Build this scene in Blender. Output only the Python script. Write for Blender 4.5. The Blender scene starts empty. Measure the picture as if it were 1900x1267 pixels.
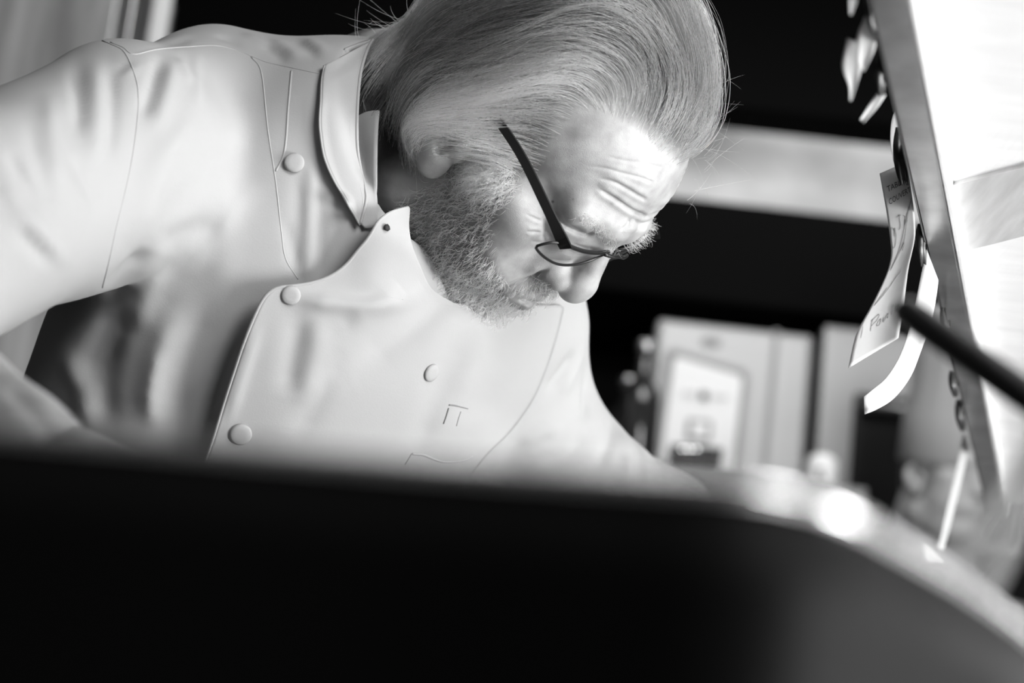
import bpy, bmesh, math
import numpy as np
from mathutils import Vector, Matrix
from mathutils.bvhtree import BVHTree
DEVH = 0.0017
DEVJ = 0.0025
LP1, LP2, LP3, LP4, LP5, LP6 = 24.0, 28.5, 3.6, 5.0, 0.6, 3.8
rng = np.random.default_rng(11)
sc = bpy.context.scene
COL = sc.collection

# ------------------------------------------------------------------ camera
FPX, CX, CY = 3800.0, 950.0, 633.5
PITCH, ROLL, CAMZ = math.radians(15.0), math.radians(6.5), 0.90
C0 = np.array([0.0, 0.0, CAMZ])
fwd = np.array([0, math.cos(PITCH), math.sin(PITCH)])
up0 = np.array([0, -math.sin(PITCH), math.cos(PITCH)])
rt0 = np.array([1.0, 0, 0])
right = math.cos(ROLL) * rt0 + math.sin(ROLL) * up0
up = math.cos(ROLL) * up0 - math.sin(ROLL) * rt0
RC = np.stack([right, -up, fwd], 1)            # camera coordinates (right, down, away) -> world


def c(px, py, d):
    return np.array([(px - CX) / FPX * d, (py - CY) / FPX * d, d])


def c2w(p):
    return C0 + np.asarray(p) @ RC.T


def w2c(p):
    return (np.asarray(p) - C0) @ RC


def P(px, py, d):
    return c2w(c(px, py, d))


def c2px(p):
    p = np.asarray(p)
    return np.stack([p[..., 0] / p[..., 2] * FPX + CX, p[..., 1] / p[..., 2] * FPX + CY], -1)


cam = bpy.data.cameras.new('camera')
cam.lens, cam.sensor_width, cam.clip_start = 72.0, 36.0, 0.02
cam.dof.use_dof = True
cam.dof.focus_distance = 1.31
cam.dof.aperture_fstop = 72.0 / 14.5
camo = bpy.data.objects.new('camera', cam)
COL.objects.link(camo)
camo.matrix_world = Matrix([[right[0], up[0], -fwd[0], C0[0]], [right[1], up[1], -fwd[1], C0[1]],
                            [right[2], up[2], -fwd[2], C0[2]], [0, 0, 0, 1]])
sc.camera = camo

# ------------------------------------------------------------------ light, world, exposure
sc.view_settings.view_transform = 'Standard'
sc.view_settings.look = 'None'
sc.view_settings.exposure = 0.72
sc.view_settings.gamma = 1.0
sc.view_settings.use_curve_mapping = False
wd = bpy.data.worlds.new('world')
sc.world = wd
wd.use_nodes = True
wd.node_tree.nodes['Background'].inputs[0].default_value = (1, 1, 1, 1)
wd.node_tree.nodes['Background'].inputs[1].default_value = 0.012


def area(name, loc, target, sx, sy, power):
    l = bpy.data.lights.new(name, 'AREA')
    l.shape, l.size, l.size_y, l.energy = 'RECTANGLE', sx, sy, power
    o = bpy.data.objects.new(name, l)
    COL.objects.link(o)
    o.location = loc
    o.rotation_euler = (Vector(target) - Vector(loc)).to_track_quat('-Z', 'Y').to_euler()
    return o


area('key_light', (1.0, -0.15, 2.05), P(760, 420, 1.36), 0.9, 0.9, LP2)
area('pass_light', (1.35, 0.72, 0.96), (0.0, 1.40, 1.22), 0.7, 0.5, LP1)
area('kitchen_light', (-0.9, 0.5, 2.5), P(300, 300, 1.3), 1.1, 1.1, LP5)
area('hood_light', (0.6, 3.72, 2.75), (0.6, 4.0, 1.8), 1.4, 0.25, LP3)
area('splash_fill', (0.95, 4.52, 2.98), (0.95, 4.63, 2.45), 1.0, 0.08, 3.5)  # added unseen light that brightens the splashback
area('far_light', (0.45, 2.45, 2.75), (0.55, 4.0, 1.75), 0.9, 0.5, 10.5)
area('back_light', (0.2, 2.7, 2.5), P(900, 100, 1.4), 0.8, 0.4, LP4)
area('shelf_lamp', (0.80, 1.35, 1.19), (0.80, 1.35, 0.8), 0.25, 0.8, LP6)

# ------------------------------------------------------------------ materials
MATS = {}


def mat(name, v, rough=0.6, metal=0.0, spec=0.5, noise=None, bump=None, emit=None, aniso=None):
    if name in MATS:
        return MATS[name]
    m = bpy.data.materials.new(name)
    m.use_nodes = True
    nt = m.node_tree
    b = nt.nodes['Principled BSDF']
    b.inputs['Base Color'].default_value = (v, v, v, 1)
    b.inputs['Roughness'].default_value = rough
    b.inputs['Metallic'].default_value = metal
    b.inputs['Specular IOR Level'].default_value = spec
    tc = nt.nodes.new('ShaderNodeTexCoord')
    if noise:                       # (scale, low, high, (sx,sy,sz))
        mp = nt.nodes.new('ShaderNodeMapping')
        mp.inputs['Scale'].default_value = noise[3] if len(noise) > 3 else (1, 1, 1)
        n = nt.nodes.new('ShaderNodeTexNoise')
        n.inputs['Scale'].default_value = noise[0]
        n.inputs['Detail'].default_value = 5
        r = nt.nodes.new('ShaderNodeValToRGB')
        a, e = r.color_ramp.elements
        a.position, e.position = 0.3, 0.7
        a.color, e.color = (noise[1],) * 3 + (1,), (noise[2],) * 3 + (1,)
        nt.links.new(tc.outputs['Object'], mp.inputs[0])
        nt.links.new(mp.outputs[0], n.inputs['Vector'])
        nt.links.new(n.outputs[0], r.inputs[0])
        nt.links.new(r.outputs[0], b.inputs['Base Color'])
    if bump:                        # (scale, strength, distance, (sx,sy,sz))
        mp2 = nt.nodes.new('ShaderNodeMapping')
        mp2.inputs['Scale'].default_value = bump[3] if len(bump) > 3 else (1, 1, 1)
        n2 = nt.nodes.new('ShaderNodeTexNoise')
        n2.inputs['Scale'].default_value = bump[0]
        n2.inputs['Detail'].default_value = 4
        bp = nt.nodes.new('ShaderNodeBump')
        bp.inputs['Strength'].default_value = bump[1]
        bp.inputs['Distance'].default_value = bump[2]
        nt.links.new(tc.outputs['Object'], mp2.inputs[0])
        nt.links.new(mp2.outputs[0], n2.inputs['Vector'])
        nt.links.new(n2.outputs[0], bp.inputs['Height'])
        nt.links.new(bp.outputs[0], b.inputs['Normal'])
    if emit:
        b.inputs['Emission Color'].default_value = (1, 1, 1, 1)
        b.inputs['Emission Strength'].default_value = emit
    MATS[name] = m
    return m


M_CLOTH = mat('white_cotton', 0.335, 0.85, spec=0.2, bump=(900, 0.12, 0.0006))
M_BLACK = mat('black_plastic', 0.008, 0.35)
M_DARK = mat('dark_paint', 0.003, 0.85, spec=0.03)
M_STEEL = mat('brushed_steel', 0.62, 0.32, 1.0, noise=(30, .5, .7, (1, 1, 12)))
M_STEEL_D = mat('dull_steel', 0.30, 0.45, 1.0, noise=(8, .24, .36))
M_PAPER = mat('ticket_paper', 0.50, 0.8, spec=0.2)
M_INK = mat('ink', 0.03, 0.7, spec=0.2)
M_WHITE = mat('white_enamel', 0.8, 0.4)


# ------------------------------------------------------------------ object helpers
def link(o, parent=None):
    COL.objects.link(o)
    if parent is not None:
        o.parent = parent
    return o


def mesh_obj(name, v, f, m=None, parent=None, smooth=True, uvs=None):
    me = bpy.data.meshes.new(name)
    me.from_pydata([tuple(map(float, q)) for q in v], [], [tuple(map(int, q)) for q in f])
    me.update()
    if smooth:
        me.polygons.foreach_set('use_smooth', [True] * len(me.polygons))
    if m:
        me.materials.append(m)
    return link(bpy.data.objects.new(name, me), parent)


def tag(o, label=None, cat=None, group=None, kind=None):
    if label: o['label'] = label
    if cat: o['category'] = cat
    if group: o['group'] = group
    if kind: o['kind'] = kind
    return o


def empty(name, loc=(0, 0, 0)):
    o = bpy.data.objects.new(name, None)
    o.location = loc
    o.empty_display_size = 0.05
    return link(o)


def box_vf(x0, x1, y0, y1, z0, z1):
    v = [(x, y, z) for x in (x0, x1) for y in (y0, y1) for z in (z0, z1)]
    f = [(0, 1, 3, 2), (4, 6, 7, 5), (0, 4, 5, 1), (2, 3, 7, 6), (0, 2, 6, 4), (1, 5, 7, 3)]
    return v, f


def bevel_box(name, ext, m, parent=None, bev=0.004, seg=3, rotz=0.0, pivot=None):
    bm = bmesh.new()
    v, f = box_vf(*ext)
    vs = [bm.verts.new(q) for q in v]
    for q in f: bm.faces.new([vs[i] for i in q])
    if bev > 0:
        bmesh.ops.bevel(bm, geom=list(bm.edges), offset=bev, segments=seg, affect='EDGES', profile=0.6)
    bmesh.ops.recalc_face_normals(bm, faces=bm.faces)
    me = bpy.data.meshes.new(name)
    bm.to_mesh(me)
    bm.free()
    me.materials.append(m)
    return link(bpy.data.objects.new(name, me), parent)


def tube_vf(path, rad, n=10, closed=False, cap=True):
    path = np.asarray(path, float)
    k = len(path)
    rad = np.broadcast_to(np.asarray(rad, float), (k,)) if np.ndim(rad) < 2 else np.asarray(rad)
    t = np.gradient(path, axis=0)
    if closed:
        t = np.roll(path, -1, 0) - np.roll(path, 1, 0)
    t /= np.linalg.norm(t, axis=1)[:, None] + 1e-12
    a = np.cross(t[0], [0.3, 0.2, 1.0]); a /= np.linalg.norm(a)
    v, f = [], []
    for i in range(k):
        a = a - t[i] * (a @ t[i]); a /= np.linalg.norm(a)
        b = np.cross(t[i], a)
        for j in range(n):
            w = 2 * math.pi * j / n
            v.append(path[i] + rad[i] * (math.cos(w) * a + math.sin(w) * b))
    for i in range(k if closed else k - 1):
        i2 = (i + 1) % k
        for j in range(n):
            j2 = (j + 1) % n
            f.append((i * n + j, i * n + j2, i2 * n + j2, i2 * n + j))
    if cap and not closed:
        f.append(tuple(range(n))[::-1]); f.append(tuple((k - 1) * n + j for j in range(n)))
    return v, f


def resample(pts, n):
    pts = np.asarray(pts, float)
    # Catmull-Rom through the points, then even spacing
    q = np.vstack([2 * pts[0] - pts[1], pts, 2 * pts[-1] - pts[-2]])
    out = []
    for i in range(1, len(q) - 2):
        t = np.linspace(0, 1, 12, endpoint=False)[:, None]
        out.append(0.5 * ((2 * q[i]) + (-q[i - 1] + q[i + 1]) * t + (2 * q[i - 1] - 5 * q[i] + 4 * q[i + 1] - q[i + 2]) * t ** 2
                          + (-q[i - 1] + 3 * q[i] - 3 * q[i + 1] + q[i + 2]) * t ** 3))
    out = np.vstack(out + [pts[-1:]])
    s = np.r_[0, np.cumsum(np.linalg.norm(np.diff(out, axis=0), axis=1))]
    return np.stack([np.interp(np.linspace(0, s[-1], n), s, out[:, k]) for k in range(out.shape[1])], 1)


def grid_faces(nu, nv):
    return [(i * nv + j, i * nv + j + 1, (i + 1) * nv + j + 1, (i + 1) * nv + j) for i in range(nu - 1) for j in range(nv - 1)]


def solidify(o, t, offset=0.0):
    md = o.modifiers.new('thickness', 'SOLIDIFY')
    md.thickness, md.offset = t, offset
    return o


# ------------------------------------------------------------------ signed distance modelling
def smin(a, b, k):
    h = np.clip(0.5 + 0.5 * (b - a) / k, 0, 1)
    return b + (a - b) * h - k * h * (1 - h)


def smax(a, b, k):
    return -smin(-a, -b, k)


def ell(p, ce, r, ax=None):
    q = p - np.asarray(ce, p.dtype)
    if ax is not None:
        q = q @ np.asarray(ax, p.dtype).T          # rows of ax = local axes
    r = np.asarray(r, p.dtype)
    k0 = np.linalg.norm(q / r, axis=-1)
    k1 = np.linalg.norm(q / (r * r), axis=-1) + 1e-9
    return k0 * (k0 - 1) / k1


def cone(p, a, b, r1, r2):
    a, b = np.asarray(a, p.dtype), np.asarray(b, p.dtype)
    ba = b - a
    h = np.clip(((p - a) @ ba) / (ba @ ba), 0, 1)
    return np.linalg.norm(p - a - h[..., None] * ba, axis=-1) - (r1 + (r2 - r1) * h)


def mesh_sdf(f, lo, hi, h, margin=2.2, refine=2):
    lo, hi = np.asarray(lo, float), np.asarray(hi, float)
    B = 5
    nb = np.ceil((hi - lo) / (h * B)).astype(int)
    n = nb * B + 1
    bc = np.stack(np.meshgrid(*[lo[k] + (np.arange(nb[k]) + .5) * h * B for k in range(3)], indexing='ij'), -1).reshape(-1, 3).astype(np.float32)
    fb = np.concatenate([f(q) for q in np.array_split(bc, max(1, len(bc) // 400000))])
    act = np.abs(fb) < h * B * margin
    G = np.empty(n, np.float32)
    G[:] = 1
    full = np.where(fb < 0, -1, 1).astype(np.float32).reshape(nb)
    G[:-1, :-1, :-1] = np.repeat(np.repeat(np.repeat(full, B, 0), B, 1), B, 2)
    bi = np.argwhere(act.reshape(nb))
    off = np.stack(np.meshgrid(*[np.arange(B + 1)] * 3, indexing='ij'), -1).reshape(-1, 3)
    gi = (bi[:, None, :] * B + off[None]).reshape(-1, 3)
    lin = np.unique((gi[:, 0] * n[1] + gi[:, 1]) * n[2] + gi[:, 2])
    pts = np.stack(np.unravel_index(lin, n), -1)
    pw = (lo + pts * h).astype(np.float32)
    G.reshape(-1)[lin] = np.concatenate([f(q) for q in np.array_split(pw, max(1, len(pw) // 300000))])
    S = G < 0
    cs = S[:-1, :-1, :-1]
    cnt = np.zeros(cs.shape, np.int8)
    for dx in (0, 1):
        for dy in (0, 1):
            for dz in (0, 1):
                cnt += S[dx:n[0] - 1 + dx, dy:n[1] - 1 + dy, dz:n[2] - 1 + dz]
    cells = np.argwhere((cnt > 0) & (cnt < 8))
    cid = np.full(cs.shape, -1, np.int32)
    cid[tuple(cells.T)] = np.arange(len(cells))
    acc = np.zeros((len(cells), 3)); num = np.zeros(len(cells))
    corners = [np.array(q) for q in ((0, 0, 0), (0, 0, 1), (0, 1, 0), (0, 1, 1), (1, 0, 0), (1, 0, 1), (1, 1, 0), (1, 1, 1))]
    for a in range(8):
        for b in range(a + 1, 8):
            if np.abs(corners[a] - corners[b]).sum() != 1: continue
            ga = G[tuple((cells + corners[a]).T)].astype(float); gb = G[tuple((cells + corners[b]).T)].astype(float)
            mk = (ga < 0) != (gb < 0)
            t = np.where(mk, ga / np.where(mk, ga - gb, 1), 0)
            acc += np.where(mk[:, None], corners[a] + t[:, None] * (corners[b] - corners[a]), 0)
            num += mk
    V = lo + (cells + acc / num[:, None]) * h
    quads = []
    for ax in range(3):
        o1, o2 = [k for k in range(3) if k != ax]
        sl0 = [slice(1, n[k] - 1) for k in range(3)]; sl1 = list(sl0)
        sl0[ax] = slice(0, n[ax] - 1); sl1[ax] = slice(1, n[ax])
        A, Bm = S[tuple(sl0)], S[tuple(sl1)]
        e = np.argwhere(A != Bm)
        if not len(e): continue
        ins = A[tuple(e.T)]
        base = e + np.array([0 if k == ax else 1 for k in range(3)])
        d1 = np.zeros(3, int); d1[o1] = 1
        d2 = np.zeros(3, int); d2[o2] = 1
        q = np.stack([cid[tuple((base - d1 - d2).T)], cid[tuple((base - d2).T)], cid[tuple(base.T)], cid[tuple((base - d1).T)]], 1)
        flip = ins if ax != 1 else ~ins
        q[~flip] = q[~flip][:, ::-1]
        quads.append(q)
    Fq = np.vstack(quads)
    Fq = Fq[(Fq >= 0).all(1)]
    V, Nn = project(f, V, h, refine)
    return V, Fq, Nn


def grad(f, V, e=3e-4):
    g = np.zeros_like(V)
    for k in range(3):
        d = np.zeros(3); d[k] = e
        g[:, k] = (f(V + d) - f(V - d)) / (2 * e)
    return g


def project(f, V, h, it=2):
    V = np.asarray(V, float)
    for _ in range(it):
        g = grad(f, V)
        st = f(V) / ((g * g).sum(1) + 1e-6)
        st = np.clip(st, -h, h)
        V = V - st[:, None] * g * 0.9
    g = grad(f, V)
    return V, g / (np.linalg.norm(g, axis=1)[:, None] + 1e-9)


def relax(V, F, it=3, lam=.5):
    e = np.unique(np.sort(np.stack([F, np.roll(F, -1, 1)], -1).reshape(-1, 2), 1), axis=0)
    n = np.bincount(e.ravel(), minlength=len(V))[:, None]
    for _ in range(it):
        s = np.stack([np.bincount(e[:, 0], V[e[:, 1], k], len(V)) + np.bincount(e[:, 1], V[e[:, 0], k], len(V)) for k in range(3)], 1)
        V = V + lam * (s / np.maximum(n, 1) - V)
    return V


def poly_mask(pts, poly):
    x, y = pts[:, 0], pts[:, 1]
    poly = np.asarray(poly, float)
    ins = np.zeros(len(pts), bool)
    j = len(poly) - 1
    for i in range(len(poly)):
        xi, yi, xj, yj = *poly[i], *poly[j]
        if yi != yj:
            ins ^= ((yi > y) != (yj > y)) & (x < (xj - xi) * (y - yi) / (yj - yi) + xi)
        j = i
    return ins


def poly_dist(pts, line):
    """distance to a polyline and the parameter along it (0..1)"""
    line = np.asarray(line, float)
    seg = np.r_[0, np.cumsum(np.linalg.norm(np.diff(line, axis=0), axis=1))]
    best = np.full(len(pts), 1e9); par = np.zeros(len(pts)); side = np.zeros(len(pts))
    for i in range(len(line) - 1):
        a, b = line[i], line[i + 1]
        ab = b - a
        t = np.clip(((pts - a) @ ab) / (ab @ ab + 1e-12), 0, 1)
        r = pts - a - t[:, None] * ab
        d = np.linalg.norm(r, axis=1)
        m = d < best
        best[m] = d[m]
        par[m] = (seg[i] + t[m] * np.linalg.norm(ab)) / seg[-1]
        side[m] = np.sign(ab[0] * r[m, 1] - ab[1] * r[m, 0])
    return best, par, side


# ------------------------------------------------------------------ head pose
HX = np.array([0.5078, -0.0128, 0.8636]); HY = np.array([0.4434, 0.8614, -0.2479])
HX /= np.linalg.norm(HX); HY -= HX * (HX @ HY); HY /= np.linalg.norm(HY); HZ = np.cross(HY, HX); HZ = -HZ if HZ[0] < 0 else HZ
RH = np.stack([HX, HY, HZ], 1)                  # head (left, forward, up) -> camera coordinates
TH = np.array([0.0039, -0.1375, 1.3655])


def h2c(p): return TH + np.asarray(p) @ RH.T
def c2h(p): return (np.asarray(p) - TH) @ RH
def h2px(p): return c2px(h2c(p))


def HP(px, py, x):
    """head coordinates of the pixel's ray where it meets the head plane x"""
    o = c2h(np.zeros(3)); d = c2h(c(px, py, 1.0)) - o
    return o + d * ((x - o[0]) / d[0])

EARC = HP(834, 260, -0.074)
_ed = np.array([0.0, 0.53, -0.85]); _ed /= np.linalg.norm(_ed)
_eb = np.array([-0.42, -0.80, -0.50]); _eb -= _ed * (_eb @ _ed); _eb /= np.linalg.norm(_eb)
_eo = np.cross(_ed, _eb); _eo = -_eo if _eo[0] > 0 else _eo
EAX = np.stack([_ed, _eb, _eo])                 # ear axes: down, back, out (right side of the head)
NECKB = c2h(c(640, 300, 1.40)) * 1000


def head_f(pm):
    p = np.asarray(pm) * 1000.0
    s = p.copy(); s[..., 0] = np.abs(s[..., 0])
    d = ell(s, (0, -10, 46), (77, 98, 80))
    d = smin(d, ell(s, (0, 34, 48), (62, 62, 58)), 14)
    d = smin(d, ell(s, (0, 36, -18), (60, 56, 70)), 14)                     # face block
    d = smin(d, cone(s, (7, 95, 34), (42, 81, 31), 9, 9.5), 14)               # brow
    d = smin(d, ell(s, (50, 52, -2), (20, 26, 17)), 16)                     # cheekbone
    d = smin(d, ell(s, (38, 42, -38), (30, 42, 38)), 18)                    # cheek
    d = smin(d, cone(s, (52, 0, -64), (22, 66, -88), 25, 20), 20)           # jaw
    d = smin(d, ell(s, (0, 78, -80), (24, 19, 19)), 14)                     # chin
    d = smin(d, ell(s, (0, 76, -46), (36, 25, 26)), 10)                     # muzzle
    d = smax(d, -ell(s, (35, 100, 13), (18, 14, 12)), 9)                    # eye socket
    d = smin(d, ell(s, (32, 76, 16), (15, 13.5, 12.5)), 3)                  # lids over the eyeball
    # nose
    d = smin(d, cone(s, (0, 92, 24), (0, 109, -7), 8, 9.5), 9)
    d = smin(d, ell(s, (0, 108, -14), (12.5, 12.5, 12.5)), 7)
    d = smin(d, ell(s, (13.5, 99, -17), (8, 11, 9)), 4)
    d = smin(d, ell(s, (19, 87, 0), (13, 10, 24)), 10)                     # side of the nose into cheek
    d = smax(d, -ell(s, (7, 102, -28), (4, 7, 5)), 2)
    # lips
    d = smin(d, cone(s, (0, 98, -41), (22, 86, -46), 6.0, 4), 6)
    d = smin(d, cone(s, (0, 96.5, -52.5), (20, 86, -50), 7, 4), 5)
    d = smax(d, -cone(s, (0, 104, -46.6), (25, 88.5, -48.5), 2.2, 1.2), 3)
    # neck, under-chin
    d = smin(d, cone(p, (0, -30, -5), NECKB, 60, 63), 22)
    d = smin(d, ell(s, (0, 34, -84), (40, 48, 22)), 22)
    # ears
    q = pm * 1.0
    e = np.concatenate([-np.abs(q[..., :1]), q[..., 1:]], -1)
    e = (e - EARC) @ EAX.T * 1000.0
    ear = ell(e, (-4, 6, 2), (28, 17, 5.5))
    ear = smin(ear, ell(e, (16, 4, 1), (12, 10, 5)), 5)
    ear = smax(ear, -ell(e, (-12, 7, 9), (22, 10.5, 7.5)), 3)
    ear = smax(ear, -ell(e, (-8, -1, 6), (17, 9.5, 11)), 3)
    ear = smin(ear, ell(e, (2, -10, 3), (9, 6, 5)), 4)
    ear = smin(ear, ell(e, (9, 6, 4), (7, 8, 4)), 4)
    ear = smax(ear, -ell(e, (-13, 0, 7), (18, 7.5, 10)), 2)
    ear = smax(ear, -ell(e, (1, 2, 8), (9, 5, 9)), 2)
    d = smin(d, ear, 3)
    return (d / 1000.0).astype(np.float32) if d.dtype == np.float32 else d / 1000.0


HV, HF, HN = mesh_sdf(head_f, (-.105, -.125, -.2), (.105, .145, .14), DEVH)

# finer mesh on the face, then wrinkles and folds
def near(p):
    q = np.array(p, float); q[:, 0] = -np.abs(q[:, 0]); return h2px(q)


FACE_POLY = [(1040, 255), (1300, 200), (1340, 330), (1250, 480), (1100, 600), (960, 600), (880, 545), (900, 500), (960, 370)]
fm = poly_mask(near(HV[HF].mean(1)), FACE_POLY) & (HV[HF].mean(1)[:, 1] > .03)
sel = HF[fm]
ek = np.sort(np.stack([sel, np.roll(sel, -1, 1)], -1).reshape(-1, 2), 1)
eu, ei = np.unique(ek, axis=0, return_inverse=True)
ei = ei.reshape(-1, 4)
n0 = len(HV)
mid_v, cen_v = HV[eu].mean(1), HV[sel].mean(1)
e_id, c_id = n0 + ei, (n0 + len(eu) + np.arange(len(sel)))[:, None]
sub = np.concatenate([np.stack([sel[:, k], e_id[:, k], c_id[:, 0], e_id[:, k - 1]], 1) for k in range(4)])
ecount = np.bincount(ei.ravel(), minlength=len(eu))
new_v = np.vstack([mid_v, cen_v])
pv, pn = project(head_f, new_v, .002, 2)
keep = np.r_[ecount < 2, np.zeros(len(sel), bool)]
pv[keep] = new_v[keep]
HV, HN = np.vstack([HV, pv]), np.vstack([HN, pn])
HF = np.vstack([HF[~fm], sub])
HPX = near(HV)
WR = [([(1106, 350), (1122, 357), (1147, 373), (1169, 388), (1185, 395.5), (1192, 398)], 1.3, 3.2),
      ([(1111, 331.6), (1138, 337), (1161.5, 349), (1185, 363), (1194, 368)], .95, 3.0),
      ([(1090, 309), (1122, 312), (1153.6, 320.5), (1185, 328.4), (1206, 336)], .4, 2.5),
      ([(1120, 290), (1160, 298), (1200, 304), (1225, 310)], .25, 2.5),
      ([(1168, 404), (1164, 416), (1150, 428)], .8, 3), ([(1176, 408), (1183, 413), (1192, 414)], .6, 3),
      ([(1034, 409), (1051, 421), (1072, 430), (1090, 434), (1104, 429)], 1.5, 3.2),
      ([(976, 398), (1006, 411)], .5, 2.2), ([(976, 429), (1006, 431)], .6, 2.2), ([(984, 447), (1010, 449)], .5, 2.2),
      ([(1006, 402), (1009, 420), (1008, 440), (1014, 452)], .6, 3),
      ([(1022, 497), (1004, 504), (985, 513), (952, 526), (915, 540)], 1.9, 5),
      ([(930, 538), (915, 549), (905, 562)], .9, 4),
      ([(1060, 452), (1085, 460), (1110, 462)], .7, 3)]
dsp = np.zeros(len(HV))
for ln, a, w in WR:
    d, t, sd = poly_dist(HPX, resample(ln, 30))
    tp = np.clip(np.minimum(t, 1 - t) * 5, 0.0, 1) if ln[-1][0] < 1185 else np.clip(t * 5, 0, 1)
    dsp += tp * a * (-np.exp(-(d / w) ** 2) + .55 * np.exp(-((d - 2.6 * w) / (2 * w)) ** 2))
# cheek puff above the nasolabial fold, brow bulges
for (x, y), a, w in [((985, 490), 2.2, 26), ((1135, 418), 1.6, 14), ((1172, 424), 1.4, 10), ((1085, 424), 1.0, 12), ((940, 450), 1.0, 40)]:
    dsp += a * np.exp(-((HPX[:, 0] - x) ** 2 + (HPX[:, 1] - y) ** 2) / w ** 2)
dsp[HV[:, 1] < .02] = 0
HV = HV + HN * (dsp / 1000)[:, None]
# skin tone per vertex: age spots, ruddy nose, moles
tone = np.ones(len(HV))
for (x, y), a, w in [((1025.5, 374), .9, 2.4), ((1040, 395), .35, 12), ((1062, 514), .34, 13), ((1076, 501), .3, 5), ((1134, 377), .25, 3),
                     ((1070, 250), .22, 22), ((1018, 350), .3, 9), ((905, 425), .3, 7), ((1047, 519), .2, 8), ((1013, 365), .3, 6), ((1088, 378), .2, 9),
                     ((1150, 345), .12, 8), ((1063, 370), .5, 1.8), ((1108, 421), .2, 8), ((925, 395), .15, 30), ((1092, 505), .15, 9), ((1075, 443), .25, 9)]:
    tone *= 1 - a * np.exp(-((HPX[:, 0] - x) ** 2 + (HPX[:, 1] - y) ** 2) / w ** 2)

# ------------------------------------------------------------------ torso and sleeves (camera coordinates)
TT = np.array([-0.40, 0.86, 0.31]); TT /= np.linalg.norm(TT)
SS = np.array([0.753, 0.118, 0.648]); SS -= TT * (SS @ TT); SS /= np.linalg.norm(SS)
NN = np.cross(SS, -TT)
TAX = np.stack([SS, TT, NN])
MID = c(615, 365, 1.39)


def jacket_f(p):
    d = ell(p, MID + .16 * TT + .03 * SS, (.19, .27, .125), TAX)
    d = smin(d, ell(p, MID + .42 * TT + .09 * SS, (.20, .24, .135), TAX), .05)
    d = smin(d, cone(p, c(640, 282, 1.40), c(400, 190, 1.40), .061, .046), .03)
    d = smin(d, cone(p, c(400, 190, 1.40), c(245, 235, 1.31), .046, .052), .03)
    d = smin(d, cone(p, c(215, 306, 1.30), c(-60, 410, 1.16), .076, .060), .016)
    d = smin(d, cone(p, c(-60, 410, 1.16), c(-320, 640, 1.06), .060, .052), .02)
    d = smin(d, cone(p, c(620, 280, 1.42), c(930, 590, 1.53), .062, .058), .05)
    d = smin(d, cone(p, c(935, 610, 1.53), c(945, 740, 1.55), .056, .052), .03)
    d = smin(d, cone(p, c(945, 740, 1.55), c(1085, 930, 1.58), .052, .058), .03)
    d = smin(d, cone(p, c(-320, 640, 1.06), c(40, 893, .90), .052, .037), .015)
    d = smin(d, cone(p, c(1120, 930, 1.60), c(1235, 962, 1.85), .05, .044), .012)
    d = smax(d, -cone(p, c(722, 292, 1.382), c(960, 255, 1.36), .074, .080), .012)
    return d


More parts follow.
